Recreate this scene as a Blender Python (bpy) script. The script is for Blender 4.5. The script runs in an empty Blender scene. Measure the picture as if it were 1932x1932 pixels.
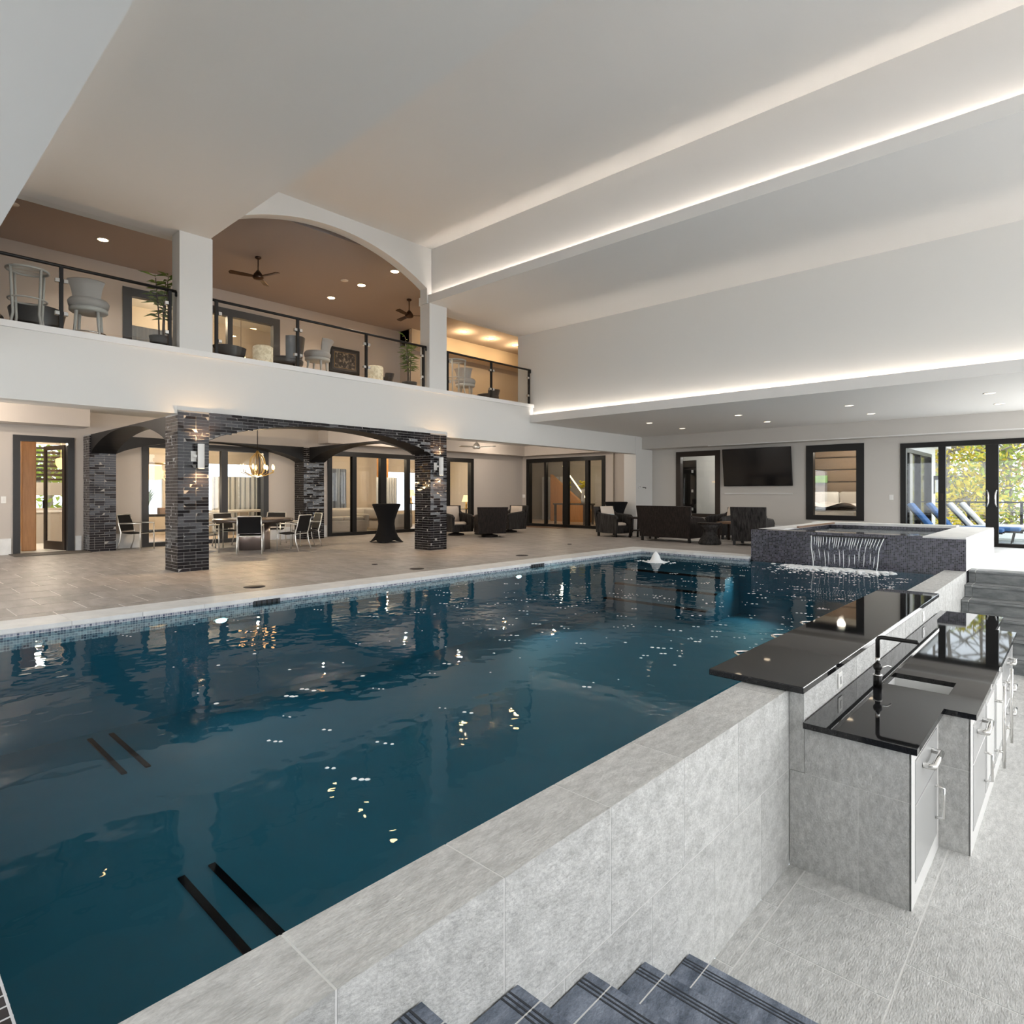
import bpy, bmesh, math, random
from mathutils import Vector, Matrix
random.seed(7)
sc = bpy.context.scene
C = sc.collection
PI = math.pi
# ------------------------------------------------------------------ camera
cam_d = bpy.data.cameras.new('camera'); cam = bpy.data.objects.new('camera', cam_d); C.objects.link(cam)
cam_d.sensor_width = 36; cam_d.lens = 36 * 1168 / 1932; cam_d.shift_y = -35 / 1932
cam_d.clip_start = 0.05; cam_d.clip_end = 300
cam.location = (0, 0, 1.36); cam.rotation_euler = (PI / 2, 0, math.radians(42.73))
sc.camera = cam
# ------------------------------------------------------------------ world, view, daylight
W = bpy.data.worlds.new('overcast_sky'); sc.world = W; W.use_nodes = True
bg = W.node_tree.nodes['Background']; bg.inputs[0].default_value = (0.86, 0.93, 1.0, 1); bg.inputs[1].default_value = 2.4
sc.view_settings.view_transform = 'Standard'; sc.view_settings.look = 'None'
sc.view_settings.exposure = 0.0; sc.view_settings.gamma = 1; sc.view_settings.use_curve_mapping = False
cy = sc.cycles
cy.use_denoising = True; cy.max_bounces = 6; cy.diffuse_bounces = 3; cy.glossy_bounces = 3; cy.use_adaptive_sampling = True; cy.adaptive_threshold = 0.2; cy.adaptive_min_samples = 16
cy.transmission_bounces = 3; cy.transparent_max_bounces = 12; cy.sample_clamp_indirect = 6; cy.caustics_reflective = False; cy.caustics_refractive = False
def area(name, loc, rot, sx, sy, power, col=(1, 1, 1)):
    l = bpy.data.lights.new(name, 'AREA'); l.shape = 'RECTANGLE'; l.size = sx; l.size_y = sy; l.energy = power; l.color = col
    o = bpy.data.objects.new(name, l); C.objects.link(o); o.location = loc; o.rotation_euler = rot; return o
DAY = (1.0, 0.985, 0.96)
# area lamps added for daylight at assumed windows, right wall and behind the camera
for y in (2.2, 6.8, 11.4):
    area('added_daylight', (7.42, y, 2.95), (0, PI / 2, 0), 5.2, 3.7, 160, DAY)
area('added_daylight', (7.42, 16.6, 1.75), (0, PI / 2, 0), 2.8, 3.8, 200, DAY)
area('added_daylight', (-5.5, -3.9, 1.75), (PI / 2, 0, 0), 8.0, 2.8, 85, DAY)
area('added_daylight', (-14.5, -3.9, 1.6), (PI / 2, 0, 0), 4.0, 2.6, 130, DAY)
area('added_daylight', (3.2, 19.8, 1.4), (-PI / 2, 0, 0), 6.4, 2.5, 330, DAY)

# ------------------------------------------------------------------ materials
MATS = {}
def nt(name):
    m = bpy.data.materials.new(name); m.use_nodes = True; n = m.node_tree; n.nodes.clear()
    out = n.nodes.new('ShaderNodeOutputMaterial'); MATS[name] = m
    return m, n, out
def L(n, a, b): n.links.new(a, b)
def mat(name, col, rough=0.6, metal=0.0, spec=0.5, col2=None, scale=4.0, stretch=(1, 1, 1), rot=(0, 0, 0), lo=0.35, hi=0.65,
        bump=0.0, bscale=None, rand=0.0, detail=5, emit=None, es=0.0, vary=0.0, coat=0.0, speck=0.0):
    m, n, out = nt(name)
    p = n.nodes.new('ShaderNodeBsdfPrincipled'); L(n, p.outputs[0], out.inputs[0])
    p.inputs['Base Color'].default_value = (*col, 1); p.inputs['Roughness'].default_value = rough
    p.inputs['Metallic'].default_value = metal; p.inputs['Specular IOR Level'].default_value = spec
    p.inputs['Coat Weight'].default_value = coat; p.inputs['Coat Roughness'].default_value = 0.05
    if emit: p.inputs['Emission Color'].default_value = (*emit, 1); p.inputs['Emission Strength'].default_value = es
    src = None
    if col2 or bump or vary:
        g = n.nodes.new('ShaderNodeNewGeometry'); vec = g.outputs['Position']
        oi = n.nodes.new('ShaderNodeObjectInfo')
        if rand:
            mu = n.nodes.new('ShaderNodeVectorMath'); mu.operation = 'SCALE'; mu.inputs[0].default_value = (37, 53, 71); L(n, oi.outputs['Random'], mu.inputs['Scale'])
            ad = n.nodes.new('ShaderNodeVectorMath'); ad.operation = 'ADD'; L(n, vec, ad.inputs[0]); L(n, mu.outputs[0], ad.inputs[1]); vec = ad.outputs[0]
        mp = n.nodes.new('ShaderNodeMapping'); mp.inputs['Rotation'].default_value = rot; mp.inputs['Scale'].default_value = stretch; L(n, vec, mp.inputs[0])
    if col2:
        tx = n.nodes.new('ShaderNodeTexNoise'); tx.inputs['Scale'].default_value = scale; tx.inputs['Detail'].default_value = detail; tx.inputs['Roughness'].default_value = 0.62
        L(n, mp.outputs[0], tx.inputs['Vector'])
        cr = n.nodes.new('ShaderNodeValToRGB'); cr.color_ramp.elements[0].position = lo; cr.color_ramp.elements[1].position = hi
        cr.color_ramp.elements[0].color = (*col, 1); cr.color_ramp.elements[1].color = (*col2, 1)
        L(n, tx.outputs['Fac'], cr.inputs[0]); src = cr.outputs[0]
        if speck:      # fine mineral grain
            t3 = n.nodes.new('ShaderNodeTexNoise'); t3.inputs['Scale'].default_value = 55; t3.inputs['Detail'].default_value = 6; t3.inputs['Roughness'].default_value = 0.75; L(n, mp.outputs[0], t3.inputs['Vector'])
            m3 = n.nodes.new('ShaderNodeMapRange'); m3.inputs[1].default_value = 0.3; m3.inputs[2].default_value = 0.7; m3.inputs[3].default_value = 1 - speck; m3.inputs[4].default_value = 1 + speck * .6; L(n, t3.outputs['Fac'], m3.inputs[0])
            h3 = n.nodes.new('ShaderNodeHueSaturation'); L(n, m3.outputs[0], h3.inputs['Value']); L(n, src, h3.inputs['Color']); src = h3.outputs[0]
    if vary:
        hs = n.nodes.new('ShaderNodeHueSaturation'); mr = n.nodes.new('ShaderNodeMapRange')
        mr.inputs[3].default_value = 1 - vary; mr.inputs[4].default_value = 1 + vary
        L(n, oi.outputs['Random'], mr.inputs[0]); L(n, mr.outputs[0], hs.inputs['Value'])
        if src: L(n, src, hs.inputs['Color'])
        else: hs.inputs['Color'].default_value = (*col, 1)
        src = hs.outputs[0]
    if src: L(n, src, p.inputs['Base Color'])
    if bump:
        t2 = n.nodes.new('ShaderNodeTexNoise'); t2.inputs['Scale'].default_value = bscale or scale * 3; t2.inputs['Detail'].default_value = 4
        L(n, mp.outputs[0], t2.inputs['Vector'])
        b = n.nodes.new('ShaderNodeBump'); b.inputs['Strength'].default_value = bump; b.inputs['Distance'].default_value = 0.02
        L(n, t2.outputs['Fac'], b.inputs['Height']); L(n, b.outputs[0], p.inputs['Normal'])
    return m
def emis(name, col, s):
    m, n, out = nt(name); e = n.nodes.new('ShaderNodeEmission'); e.inputs[0].default_value = (*col, 1); e.inputs[1].default_value = s; L(n, e.outputs[0], out.inputs[0]); return m
def glassy(name, tint, gloss=1.0, ior=1.45, rough=0.0, bump=None, base=0.0):
    m, n, out = nt(name)
    t = n.nodes.new('ShaderNodeBsdfTransparent'); t.inputs[0].default_value = (*tint, 1)
    g = n.nodes.new('ShaderNodeBsdfGlossy'); g.inputs[0].default_value = (gloss, gloss, gloss, 1); g.inputs['Roughness'].default_value = rough
    f = n.nodes.new('ShaderNodeFresnel')
    gb = n.nodes.new('ShaderNodeNewGeometry'); mi = n.nodes.new('ShaderNodeMix'); mi.inputs[2].default_value = ior; mi.inputs[3].default_value = 1 / ior
    L(n, gb.outputs['Backfacing'], mi.inputs[0]); L(n, mi.outputs[0], f.inputs[0])      # same reflectance on both faces of a thin pane
    mx = n.nodes.new('ShaderNodeMixShader'); L(n, f.outputs[0], mx.inputs[0]); L(n, t.outputs[0], mx.inputs[1]); L(n, g.outputs[0], mx.inputs[2]); L(n, mx.outputs[0], out.inputs[0])
    if bump:
        ge = n.nodes.new('ShaderNodeNewGeometry'); mp = n.nodes.new('ShaderNodeMapping'); mp.inputs['Scale'].default_value = (1.0, 1.0, 1.0); L(n, ge.outputs['Position'], mp.inputs[0])
        h = None
        for s, a in bump:
            tx = n.nodes.new('ShaderNodeTexNoise'); tx.inputs['Scale'].default_value = s; tx.inputs['Detail'].default_value = 1.5; L(n, mp.outputs[0], tx.inputs['Vector'])
            mm = n.nodes.new('ShaderNodeMath'); mm.operation = 'MULTIPLY'; mm.inputs[1].default_value = a; L(n, tx.outputs['Fac'], mm.inputs[0])
            if h is None: h = mm.outputs[0]
            else:
                ad = n.nodes.new('ShaderNodeMath'); ad.operation = 'ADD'; L(n, h, ad.inputs[0]); L(n, mm.outputs[0], ad.inputs[1]); h = ad.outputs[0]
        b = n.nodes.new('ShaderNodeBump'); b.inputs['Strength'].default_value = 1; b.inputs['Distance'].default_value = 1.0; L(n, h, b.inputs['Height'])
        L(n, b.outputs[0], g.inputs['Normal']); L(n, b.outputs[0], f.inputs['Normal'])
    return m
def mosaic(name, c1, c2, grout, s, rough=0.2):
    m, n, out = nt(name); p = n.nodes.new('ShaderNodeBsdfPrincipled'); L(n, p.outputs[0], out.inputs[0]); p.inputs['Roughness'].default_value = rough
    g = n.nodes.new('ShaderNodeNewGeometry')
    # box mapping: pick the two axes in the face's plane
    sx = n.nodes.new('ShaderNodeSeparateXYZ'); L(n, g.outputs['Position'], sx.inputs[0])
    sn = n.nodes.new('ShaderNodeSeparateXYZ'); L(n, g.outputs['True Normal'], sn.inputs[0])
    def absgt(o):
        a = n.nodes.new('ShaderNodeMath'); a.operation = 'ABSOLUTE'; L(n, o, a.inputs[0]); b = n.nodes.new('ShaderNodeMath'); b.operation = 'GREATER_THAN'; b.inputs[1].default_value = 0.7; L(n, a.outputs[0], b.inputs[0]); return b.outputs[0]
    ux = n.nodes.new('ShaderNodeMix'); L(n, absgt(sn.outputs[0]), ux.inputs[0]); L(n, sx.outputs[0], ux.inputs[2]); L(n, sx.outputs[1], ux.inputs[3])
    uy = n.nodes.new('ShaderNodeMix'); L(n, absgt(sn.outputs[2]), uy.inputs[0]); L(n, sx.outputs[2], uy.inputs[2]); L(n, sx.outputs[1], uy.inputs[3])
    cb = n.nodes.new('ShaderNodeCombineXYZ'); L(n, ux.outputs[0], cb.inputs[0]); L(n, uy.outputs[0], cb.inputs[1])
    br = n.nodes.new('ShaderNodeTexBrick'); br.offset = 0.0; br.squash = 1.0
    br.inputs['Color1'].default_value = (*c1, 1); br.inputs['Color2'].default_value = (*c2, 1); br.inputs['Mortar'].default_value = (*grout, 1)
    br.inputs['Scale'].default_value = 1 / s; br.inputs['Brick Width'].default_value = 1; br.inputs['Row Height'].default_value = 1; br.inputs['Mortar Size'].default_value = 0.07; br.inputs['Bias'].default_value = -0.1
    L(n, cb.outputs[0], br.inputs['Vector']); L(n, br.outputs['Color'], p.inputs['Base Color'])
    return m

mat('white_paint', (0.74, 0.73, 0.70), 0.75)
mat('ceiling_paint', (0.78, 0.765, 0.74), 0.8)
mat('greige_paint', (0.56, 0.51, 0.465), 0.75)
mat('tv_wall_paint', (0.62, 0.59, 0.55), 0.75)
mat('taupe_ceiling', (0.41, 0.365, 0.345), 0.8)
mat('trim_white', (0.82, 0.81, 0.79), 0.5)
mat('stone', (0.43, 0.43, 0.415), 0.55, col2=(0.74, 0.735, 0.715), scale=11, stretch=(2.6, 0.9, 1.4), rot=(0.5, 0.4, 0.6), lo=0.22, hi=0.7, bump=0.4, bscale=42, rand=1, vary=0.06, detail=9, speck=0.24)
mat('stone_grout', (0.80, 0.79, 0.77), 0.8)
mat('deck_grout', (0.80, 0.76, 0.72), 0.8)
mat('deck_stone', (0.29, 0.26, 0.235), 0.48, col2=(0.47, 0.43, 0.40), scale=2.2, stretch=(0.8, 2.6, 1), rot=(0, 0, 0.5), lo=0.3, hi=0.7, bump=0.10, bscale=18, rand=1, vary=0.09, speck=0.2)
mat('coping_stone', (0.74, 0.745, 0.74), 0.5, col2=(0.86, 0.86, 0.85), scale=4, bump=0.08, bscale=40, rand=1)
mat('blue_stone', (0.065, 0.088, 0.13), 0.42, col2=(0.27, 0.31, 0.39), scale=5, stretch=(2.6, 1, 1), rot=(0, 0, 0.7), lo=0.33, hi=0.66, bump=0.35, bscale=30, rand=1, detail=9, speck=0.4)
mat('grey_stone', (0.15, 0.16, 0.165), 0.5, col2=(0.30, 0.31, 0.31), scale=3, stretch=(1, 2.5, 3), rot=(0.3, 0.5, 0), bump=0.15, bscale=24, rand=1)
mat('groove', (0.03, 0.035, 0.045), 0.6)
mat('granite', (0.010, 0.010, 0.011), 0.03, col2=(0.035, 0.035, 0.037), scale=120, lo=0.55, hi=0.75, spec=0.45)
mat('brick', (0.016, 0.014, 0.016), 0.07, spec=0.20, vary=0.6)
mat('brick_grout', (0.34, 0.33, 0.32), 0.8)
mat('dark_brick_wall', (0.010, 0.010, 0.011), 0.45, spec=0.2)
mosaic('spa_mosaic', (0.010, 0.010, 0.014), (0.12, 0.11, 0.15), (0.17, 0.17, 0.19), 0.03, 0.12)
mosaic('waterline_mosaic', (0.10, 0.12, 0.19), (0.60, 0.64, 0.72), (0.78, 0.78, 0.8), 0.026, 0.2)
mosaic('edge_mosaic', (0.02, 0.018, 0.02), (0.06, 0.055, 0.06), (0.7, 0.7, 0.72), 0.05, 0.2)
mat('basin_plaster', (0.004, 0.108, 0.172), 0.7, col2=(0.006, 0.122, 0.192), scale=1.2)
mat('basin_dark', (0.0015, 0.003, 0.005), 0.9, spec=0.0)
mat('bronze_frame', (0.014, 0.013, 0.012), 0.35, spec=0.22)
mat('brown_frame', (0.034, 0.025, 0.020), 0.4, spec=0.25)
mat('grey_frame', (0.036, 0.036, 0.038), 0.4, spec=0.3)
mat('black_metal', (0.010, 0.009, 0.0085), 0.35, spec=0.3)
mat('black_sling', (0.010, 0.010, 0.011), 0.6, spec=0.2)
mat('chrome', (0.78, 0.77, 0.75), 0.14, 1.0)
mat('sink_steel', (0.80, 0.80, 0.79), 0.45, 0.25)
mat('steel', (0.74, 0.66, 0.65), 0.3, 1.0)
mat('silver_tube', (0.80, 0.78, 0.73), 0.3, 0.75)
mat('rattan', (0.008, 0.006, 0.005), 0.5, spec=0.2, col2=(0.030, 0.021, 0.018), scale=6, stretch=(6, 6, 1), bump=0.6, bscale=10)
mat('rattan_grey', (0.008, 0.007, 0.007), 0.5, spec=0.2, col2=(0.055, 0.050, 0.048), scale=6, stretch=(5, 5, 0.5), bump=0.6, bscale=10)
mat('cream_fabric', (0.72, 0.62, 0.53), 0.9, bump=0.1, bscale=60)
mat('blue_pillow', (0.40, 0.52, 0.58), 0.9)
mat('spandex', (0.008, 0.008, 0.009), 0.85, spec=0.2)
mat('grey_fabric', (0.46, 0.44, 0.42), 0.9, bump=0.1, bscale=80)
mat('pale_leg', (0.55, 0.55, 0.52), 0.5)
mat('leather', (0.028, 0.022, 0.020), 0.3)
mat('wood_brown', (0.16, 0.085, 0.045), 0.35, col2=(0.25, 0.14, 0.08), scale=4, stretch=(1, 10, 10))
mat('orange_wood', (0.50, 0.24, 0.085), 0.35, col2=(0.58, 0.29, 0.11), scale=3, stretch=(8, 8, 1))
mat('table_top', (0.10, 0.075, 0.06), 0.25)
mat('leaf', (0.06, 0.13, 0.02), 0.5, col2=(0.24, 0.32, 0.06), scale=6)
mat('bright_leaf', (0.12, 0.33, 0.04), 0.5, col2=(0.3, 0.55, 0.1), scale=6)
mat('trunk', (0.12, 0.09, 0.065), 0.8)
mat('tree_bark', (0.36, 0.33, 0.29), 0.9, col2=(0.2, 0.17, 0.14), scale=4, stretch=(3, 3, 0.6))
mat('leaf_yellow', (0.62, 0.52, 0.03), 0.7, col2=(0.80, 0.66, 0.06), scale=1.5)
mat('leaf_green', (0.28, 0.40, 0.05), 0.7, col2=(0.48, 0.56, 0.09), scale=1.5)
mat('leaf_rust', (0.42, 0.24, 0.08), 0.8, col2=(0.58, 0.38, 0.14), scale=1.5)
mat('outdoor_floor', (0.66, 0.70, 0.68), 0.6)
mat('lounger_blue', (0.05, 0.16, 0.40), 0.8)
mat('lounger_white', (0.88, 0.88, 0.86), 0.8)
mat('siding', (0.85, 0.85, 0.83), 0.6)
mat('tv_screen', (0.008, 0.008, 0.009), 0.12, spec=0.5)
mat('plastic_white', (0.86, 0.85, 0.82), 0.4)
mat('cab_white', (0.82, 0.81, 0.79), 0.35)
mat('cab_grey', (0.58, 0.58, 0.575), 0.25, 0.35)
mat('floor_warm', (0.50, 0.38, 0.27), 0.35)
mat('room_warm', (0.62, 0.54, 0.44), 0.8)
mat('room_grey', (0.50, 0.47, 0.42), 0.8)
mat('room_dark', (0.12, 0.105, 0.09), 0.8)
mat('room_white', (0.84, 0.83, 0.80), 0.7)
mat('curtain', (0.68, 0.68, 0.66), 0.85, col2=(0.5, 0.53, 0.56), scale=3, stretch=(6, 6, 0.2))
mat('curtain_blue', (0.40, 0.45, 0.52), 0.6, col2=(0.14, 0.16, 0.2), scale=3, stretch=(1, 9, 0.1), lo=0.45, hi=0.55)
mat('sofa', (0.50, 0.46, 0.41), 0.9)
mat('headboard', (0.24, 0.17, 0.115), 0.8, bump=0.3, bscale=30)
mat('bedding', (0.82, 0.79, 0.77), 0.9, col2=(0.72, 0.55, 0.55), scale=5, lo=0.55, hi=0.7)
mat('fan_bronze', (0.075, 0.045, 0.03), 0.3, 0.8)
mat('art_print', (0.03, 0.025, 0.02), 0.3, col2=(0.42, 0.35, 0.27), scale=9, lo=0.5, hi=0.62)
mat('art_mat', (0.06, 0.05, 0.045), 0.5)
mat('gilt', (0.55, 0.38, 0.14), 0.3, 0.9)
mat('drum_fabric', (0.52, 0.45, 0.30), 0.8, col2=(0.78, 0.72, 0.58), scale=14, lo=0.42, hi=0.58, emit=(1.0, 0.8, 0.5), es=0.25)
mat('planter_dark', (0.05, 0.05, 0.05), 0.5)
mat('foam', (0.92, 0.94, 0.95), 0.6)  # white of the foam, and of the modelled glint flecks
emis('led_warm', (1.0, 0.88, 0.77), 42.0)
emis('can_warm', (1.0, 0.60, 0.22), 12.0)
emis('can_lounge', (1.0, 0.62, 0.26), 85.0)
emis('can_white', (1.0, 0.80, 0.56), 4.5)
emis('bulb_warm', (1.0, 0.56, 0.20), 7.0)
emis('pool_lamp', (0.62, 0.95, 1.0), 14.0)
emis('sconce_glow', (1.0, 0.70, 0.36), 30.0)
emis('crystal_glow', (1.0, 0.66, 0.30), 2.2)
emis('stair_led', (1.0, 0.80, 0.45), 4.0)
glassy('glass', (0.97, 0.98, 0.98), 1.0, 1.42)
glassy('rail_glass', (0.965, 0.972, 0.968), 0.9, 1.38)
glassy('water', (0.60, 0.82, 0.86), 0.60, 1.24, 0.0, bump=((1.3, 0.005), (5.0, 0.0030)))
glassy('fall_water', (0.92, 0.94, 0.96), 0.8, 1.25, 0.05)
M = MATS
# ------------------------------------------------------------------ mesh helpers
class MB:
    def __init__(s): s.v = []; s.f = []; s.sm = []
    def add(s, vs, fs, smooth=False):
        o = len(s.v); s.v += [tuple(v) for v in vs]; s.f += [tuple(i + o for i in f) for f in fs]; s.sm += [smooth] * len(fs); return s
    def box(s, x0, x1, y0, y1, z0, z1, T=None):
        vs = [Vector((x, y, z)) for x in (x0, x1) for y in (y0, y1) for z in (z0, z1)]
        if T: vs = [T @ v for v in vs]
        return s.add(vs, [(0, 1, 3, 2), (4, 6, 7, 5), (0, 4, 5, 1), (2, 3, 7, 6), (0, 2, 6, 4), (1, 5, 7, 3)])
    def bbox(s, x0, x1, y0, y1, z0, z1, b=0.02, T=None):
        bm = bmesh.new(); bmesh.ops.create_cube(bm, size=1)
        for v in bm.verts: v.co = Vector((x0 + (v.co.x + .5) * (x1 - x0), y0 + (v.co.y + .5) * (y1 - y0), z0 + (v.co.z + .5) * (z1 - z0)))
        bmesh.ops.bevel(bm, geom=bm.edges[:], offset=b, segments=2, profile=0.5, affect='EDGES')
        bm.verts.ensure_lookup_table()
        for i, v in enumerate(bm.verts): v.index = i
        s.add([T @ v.co if T else v.co for v in bm.verts], [[v.index for v in f.verts] for f in bm.faces], b > .025); bm.free(); return s
    def prism(s, pts, axis, a0, a1, T=None):
        n = len(pts)
        def mk(p, a): return Vector({'x': (a, p[0], p[1]), 'y': (p[0], a, p[1]), 'z': (p[0], p[1], a)}[axis])
        vs = [mk(p, a0) for p in pts] + [mk(p, a1) for p in pts]
        if T: vs = [T @ v for v in vs]
        return s.add(vs, [tuple(range(n))[::-1], tuple(range(n, 2 * n))] + [(i, (i + 1) % n, n + (i + 1) % n, n + i) for i in range(n)])
    def lathe(s, prof, c=(0, 0, 0), n=20, T=None, smooth=True, cap=True):
        vs = []; fs = []
        for r, z in prof:
            for k in range(n):
                a = 2 * PI * k / n; vs.append(Vector((c[0] + r * math.cos(a), c[1] + r * math.sin(a), c[2] + z)))
        m = len(prof)
        for j in range(m - 1):
            for k in range(n): fs.append((j * n + k, j * n + (k + 1) % n, (j + 1) * n + (k + 1) % n, (j + 1) * n + k))
        if cap: fs.append(tuple(range(n))[::-1]); fs.append(tuple(range((m - 1) * n, m * n)))
        if T: vs = [T @ v for v in vs]
        return s.add(vs, fs, smooth)
    def tube(s, pts, r, n=8, cap=True, closed=False):
        pts = [Vector(p) for p in pts]; m = len(pts); vs = []; fs = []
        rr = r if isinstance(r, (list, tuple)) else [r] * m
        up = None
        for i, p in enumerate(pts):
            if closed: d = (pts[(i + 1) % m] - pts[i - 1])
            else: d = (pts[min(i + 1, m - 1)] - pts[max(i - 1, 0)])
            d.normalize()
            if up is None: up = Vector((0, 0, 1)) if abs(d.z) < 0.9 else Vector((1, 0, 0))
            a = d.cross(up)
            if a.length < 1e-4: a = d.cross(Vector((1, 0.3, 0)))
            a.normalize(); b = a.cross(d); b.normalize(); up = b
            for k in range(n):
                t = 2 * PI * k / n; vs.append(p + (a * math.cos(t) + b * math.sin(t)) * rr[i])
        e = m if closed else m - 1
        for i in range(e):
            for k in range(n): fs.append((i * n + k, i * n + (k + 1) % n, ((i + 1) % m) * n + (k + 1) % n, ((i + 1) % m) * n + k))
        if cap and not closed: fs.append(tuple(range(n))[::-1]); fs.append(tuple(range((m - 1) * n, m * n)))
        return s.add(vs, fs, True)
    def ball(s, c, r, n=10, m=6):
        prof = [(max(1e-3, r * math.sin(PI * j / m)), -r * math.cos(PI * j / m)) for j in range(m + 1)]
        return s.lathe(prof, c, n, cap=False)
    def grid(s, fn, nu, nv, smooth=True):
        vs = [fn(i / nu, j / nv) for j in range(nv + 1) for i in range(nu + 1)]
        return s.add(vs, [(j * (nu + 1) + i, j * (nu + 1) + i + 1, (j + 1) * (nu + 1) + i + 1, (j + 1) * (nu + 1) + i) for j in range(nv) for i in range(nu)], smooth)
    def build(s, name, m, parent=None, loc=None):
        me = bpy.data.meshes.new(name); me.from_pydata([tuple(v) for v in s.v], [], s.f); me.materials.append(M[m] if isinstance(m, str) else m)
        me.polygons.foreach_set('use_smooth', s.sm); me.update()
        bm = bmesh.new(); bm.from_mesh(me); bmesh.ops.recalc_face_normals(bm, faces=bm.faces); bm.to_mesh(me); bm.free()
        o = bpy.data.objects.new(name, me); C.objects.link(o)
        if parent: o.parent = parent
        if loc: o.location = loc
        return o
def tag(o, label=None, cat=None, group=None, kind=None):
    if label: o['label'] = label
    if cat: o['category'] = cat
    if group: o['group'] = group
    if kind: o['kind'] = kind
    return o
def thing(name, label, cat, loc=(0, 0, 0), rz=0, group=None):
    o = bpy.data.objects.new(name, None); C.objects.link(o); o.location = loc; o.rotation_euler = (0, 0, rz); o.empty_display_size = 0.1
    return tag(o, label, cat, group)
def struct(name, mb, m, label=None):
    o = mb.build(name, m); o['kind'] = 'structure'
    if label: o['label'] = label
    return o
def sbox(name, m, *b, label=None): return struct(name, MB().box(*b), m, label)
def copy_tree(o, loc=None, rz=None, label=None, parent=None):
    c = o.copy(); C.objects.link(c); c.parent = parent
    if loc is not None: c.location = loc
    if rz is not None: c.rotation_euler = (0, 0, rz)
    if label: c['label'] = label
    for ch in list(o.children): copy_tree(ch, parent=c)
    return c
_unit = {}
def piece(name, m, parent, x0, x1, y0, y1, z0, z1, rot=None):
    """one brick, tile or plank: a unit box, its mesh shared by every piece of that material"""
    if m not in _unit:
        o = MB().box(-.5, .5, -.5, .5, -.5, .5).build('unit_' + m, m); _unit[m] = o.data; bpy.data.objects.remove(o)
    o = bpy.data.objects.new(name, _unit[m]); C.objects.link(o); o.parent = parent
    o.location = ((x0 + x1) / 2, (y0 + y1) / 2, (z0 + z1) / 2); o.scale = (x1 - x0, y1 - y0, z1 - z0)
    if rot: o.rotation_euler = rot
    return o
# ================================================================== the setting
XB, XF, XW = -17.5, -11.47, -11.75     # back wall, balcony fascia front, upper wall back
YF = 13.3                               # upper end wall
ZF = -1.22                              # sunken bar floor
XR = 7.5
# ---- pool deck
deck = sbox('floor', 'deck_grout', XB, -8.45, -4, 19.9, -0.3, -0.0025, label='warm grey stone paver deck between pool and back wall')
xs = [-8.45, -8.72] + [-8.72 - .645 * k for k in range(1, 15)]
for r in range(len(xs) - 1):
    x1, x0 = xs[r], max(xs[r + 1], XB)
    if x1 <= XB: break
    off = 0.33 * (r % 2)
    k = -1
    while True:
        ya = 0.33 + off + .66 * k; yb = ya + .66; k += 1
        if ya > 19.8: break
        if yb < 0.3: continue
        far = x0 < -13.3 or ya > 13.3
        if far: continue
        piece('paver', 'deck_stone', deck, x0 + .008, x1 - .008, ya + .008, yb - .008, -.02, 0)
far_t = MB()
for r in range(len(xs) - 1):
    x1, x0 = xs[r], max(xs[r + 1], XB)
    if x1 <= XB: break
    off = 0.33 * (r % 2)
    for k in range(-1, 31):
        ya = 0.33 + off + .66 * k; yb = min(ya + .66, 19.9)
        if ya < 0 or ya > 19.8 or not (x0 < -13.3 or ya > 13.3): continue
        far_t.box(x0 + .006, x1 - .006, ya + .006, yb - .006, -.02, 0)
fp = far_t.build('far_pavers', 'deck_stone', deck); fp['kind'] = 'stuff'
sbox('floor', 'deck_stone', -8.45, -5.4, 13.73, 19.9, -0.3, 0, label='stone deck strip behind the far pool edge')
sbox('floor', 'coping_stone', -5.4, -1.5, 17.9, 19.9, -0.3, 0, label='pale stone deck behind the raised spa')
fd = MB().box(-1.503, XR, 13.96, 19.9, -0.3, 0); struct('floor', fd, 'coping_stone', 'pale stone landing at the top of the far steps')
sbox('floor', 'stone', -1.5, XR, -4, .33, -0.3, 0, label='stone landing behind the camera')
sbox('floor', 'stone', -8.45, -1.5, -4, .02, -0.3, 0, label='stone deck at the near pool end')
# ---- sunken bar floor with its tiles
sf = sbox('floor', 'stone_grout', -1.5, XR,   .35, 13.95, ZF - .3, ZF - .0015, label='sunken pale stone floor of the bar pit')
for r, (x0, x1) in enumerate(((-1.51, -1.40), (-1.40, -.72), (-.72, -.04), (-.04, .64), (.64, 1.32), (1.32, 2.0))):
    for k in range(-1, 18):
        ya = 2.62 + .67 * k + (.33 if r % 2 == 1 else .0) ; ya = ya if r % 2 else ya + .33 + .34 - .67 * 1
        yb = ya + .67
        if yb < 2.4 or ya > 11.3: continue
        piece('floor_tile', 'stone', sf, x0 + .0045, x1 - .0045, ya + .0045, yb - .0045, ZF - .02, ZF)
# ---- pool wall beside the bar (tile faces on a grout core)
pw = MB().box(-1.818, -1.5065, -.2, 4.4685, ZF, -.0015).box(-1.80, -1.42, 4.478, 9.75, ZF, -.01).box(-1.818, -1.5065, 9.75, 13.29, ZF, -.0015)
pw = struct('wall_pool', pw, 'stone_grout', 'stone clad pool wall above the sunken bar floor')
ys = [-.42 + .67 * k for k in range(0, 9)]
for k in range(len(ys) - 1):
    ya, yb = ys[k], min(ys[k + 1], 4.468)
    if yb - ya < .02: break
    piece('coping_slab', 'stone', pw, -1.82, -1.5065, ya + .004, yb - .004, -.03, 0)
    piece('wall_tile', 'stone', pw, -1.53, -1.505, ya + .004, yb - .004, -.552, -.001)
for k in range(0, 9):
    ya = -.09 + .675 * k; yb = min(ya + .675, 4.468)
    if yb - ya < .02: break
    piece('wall_tile', 'stone', pw, -1.53, -1.505, ya + .004, yb - .004, ZF, -.558)
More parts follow.
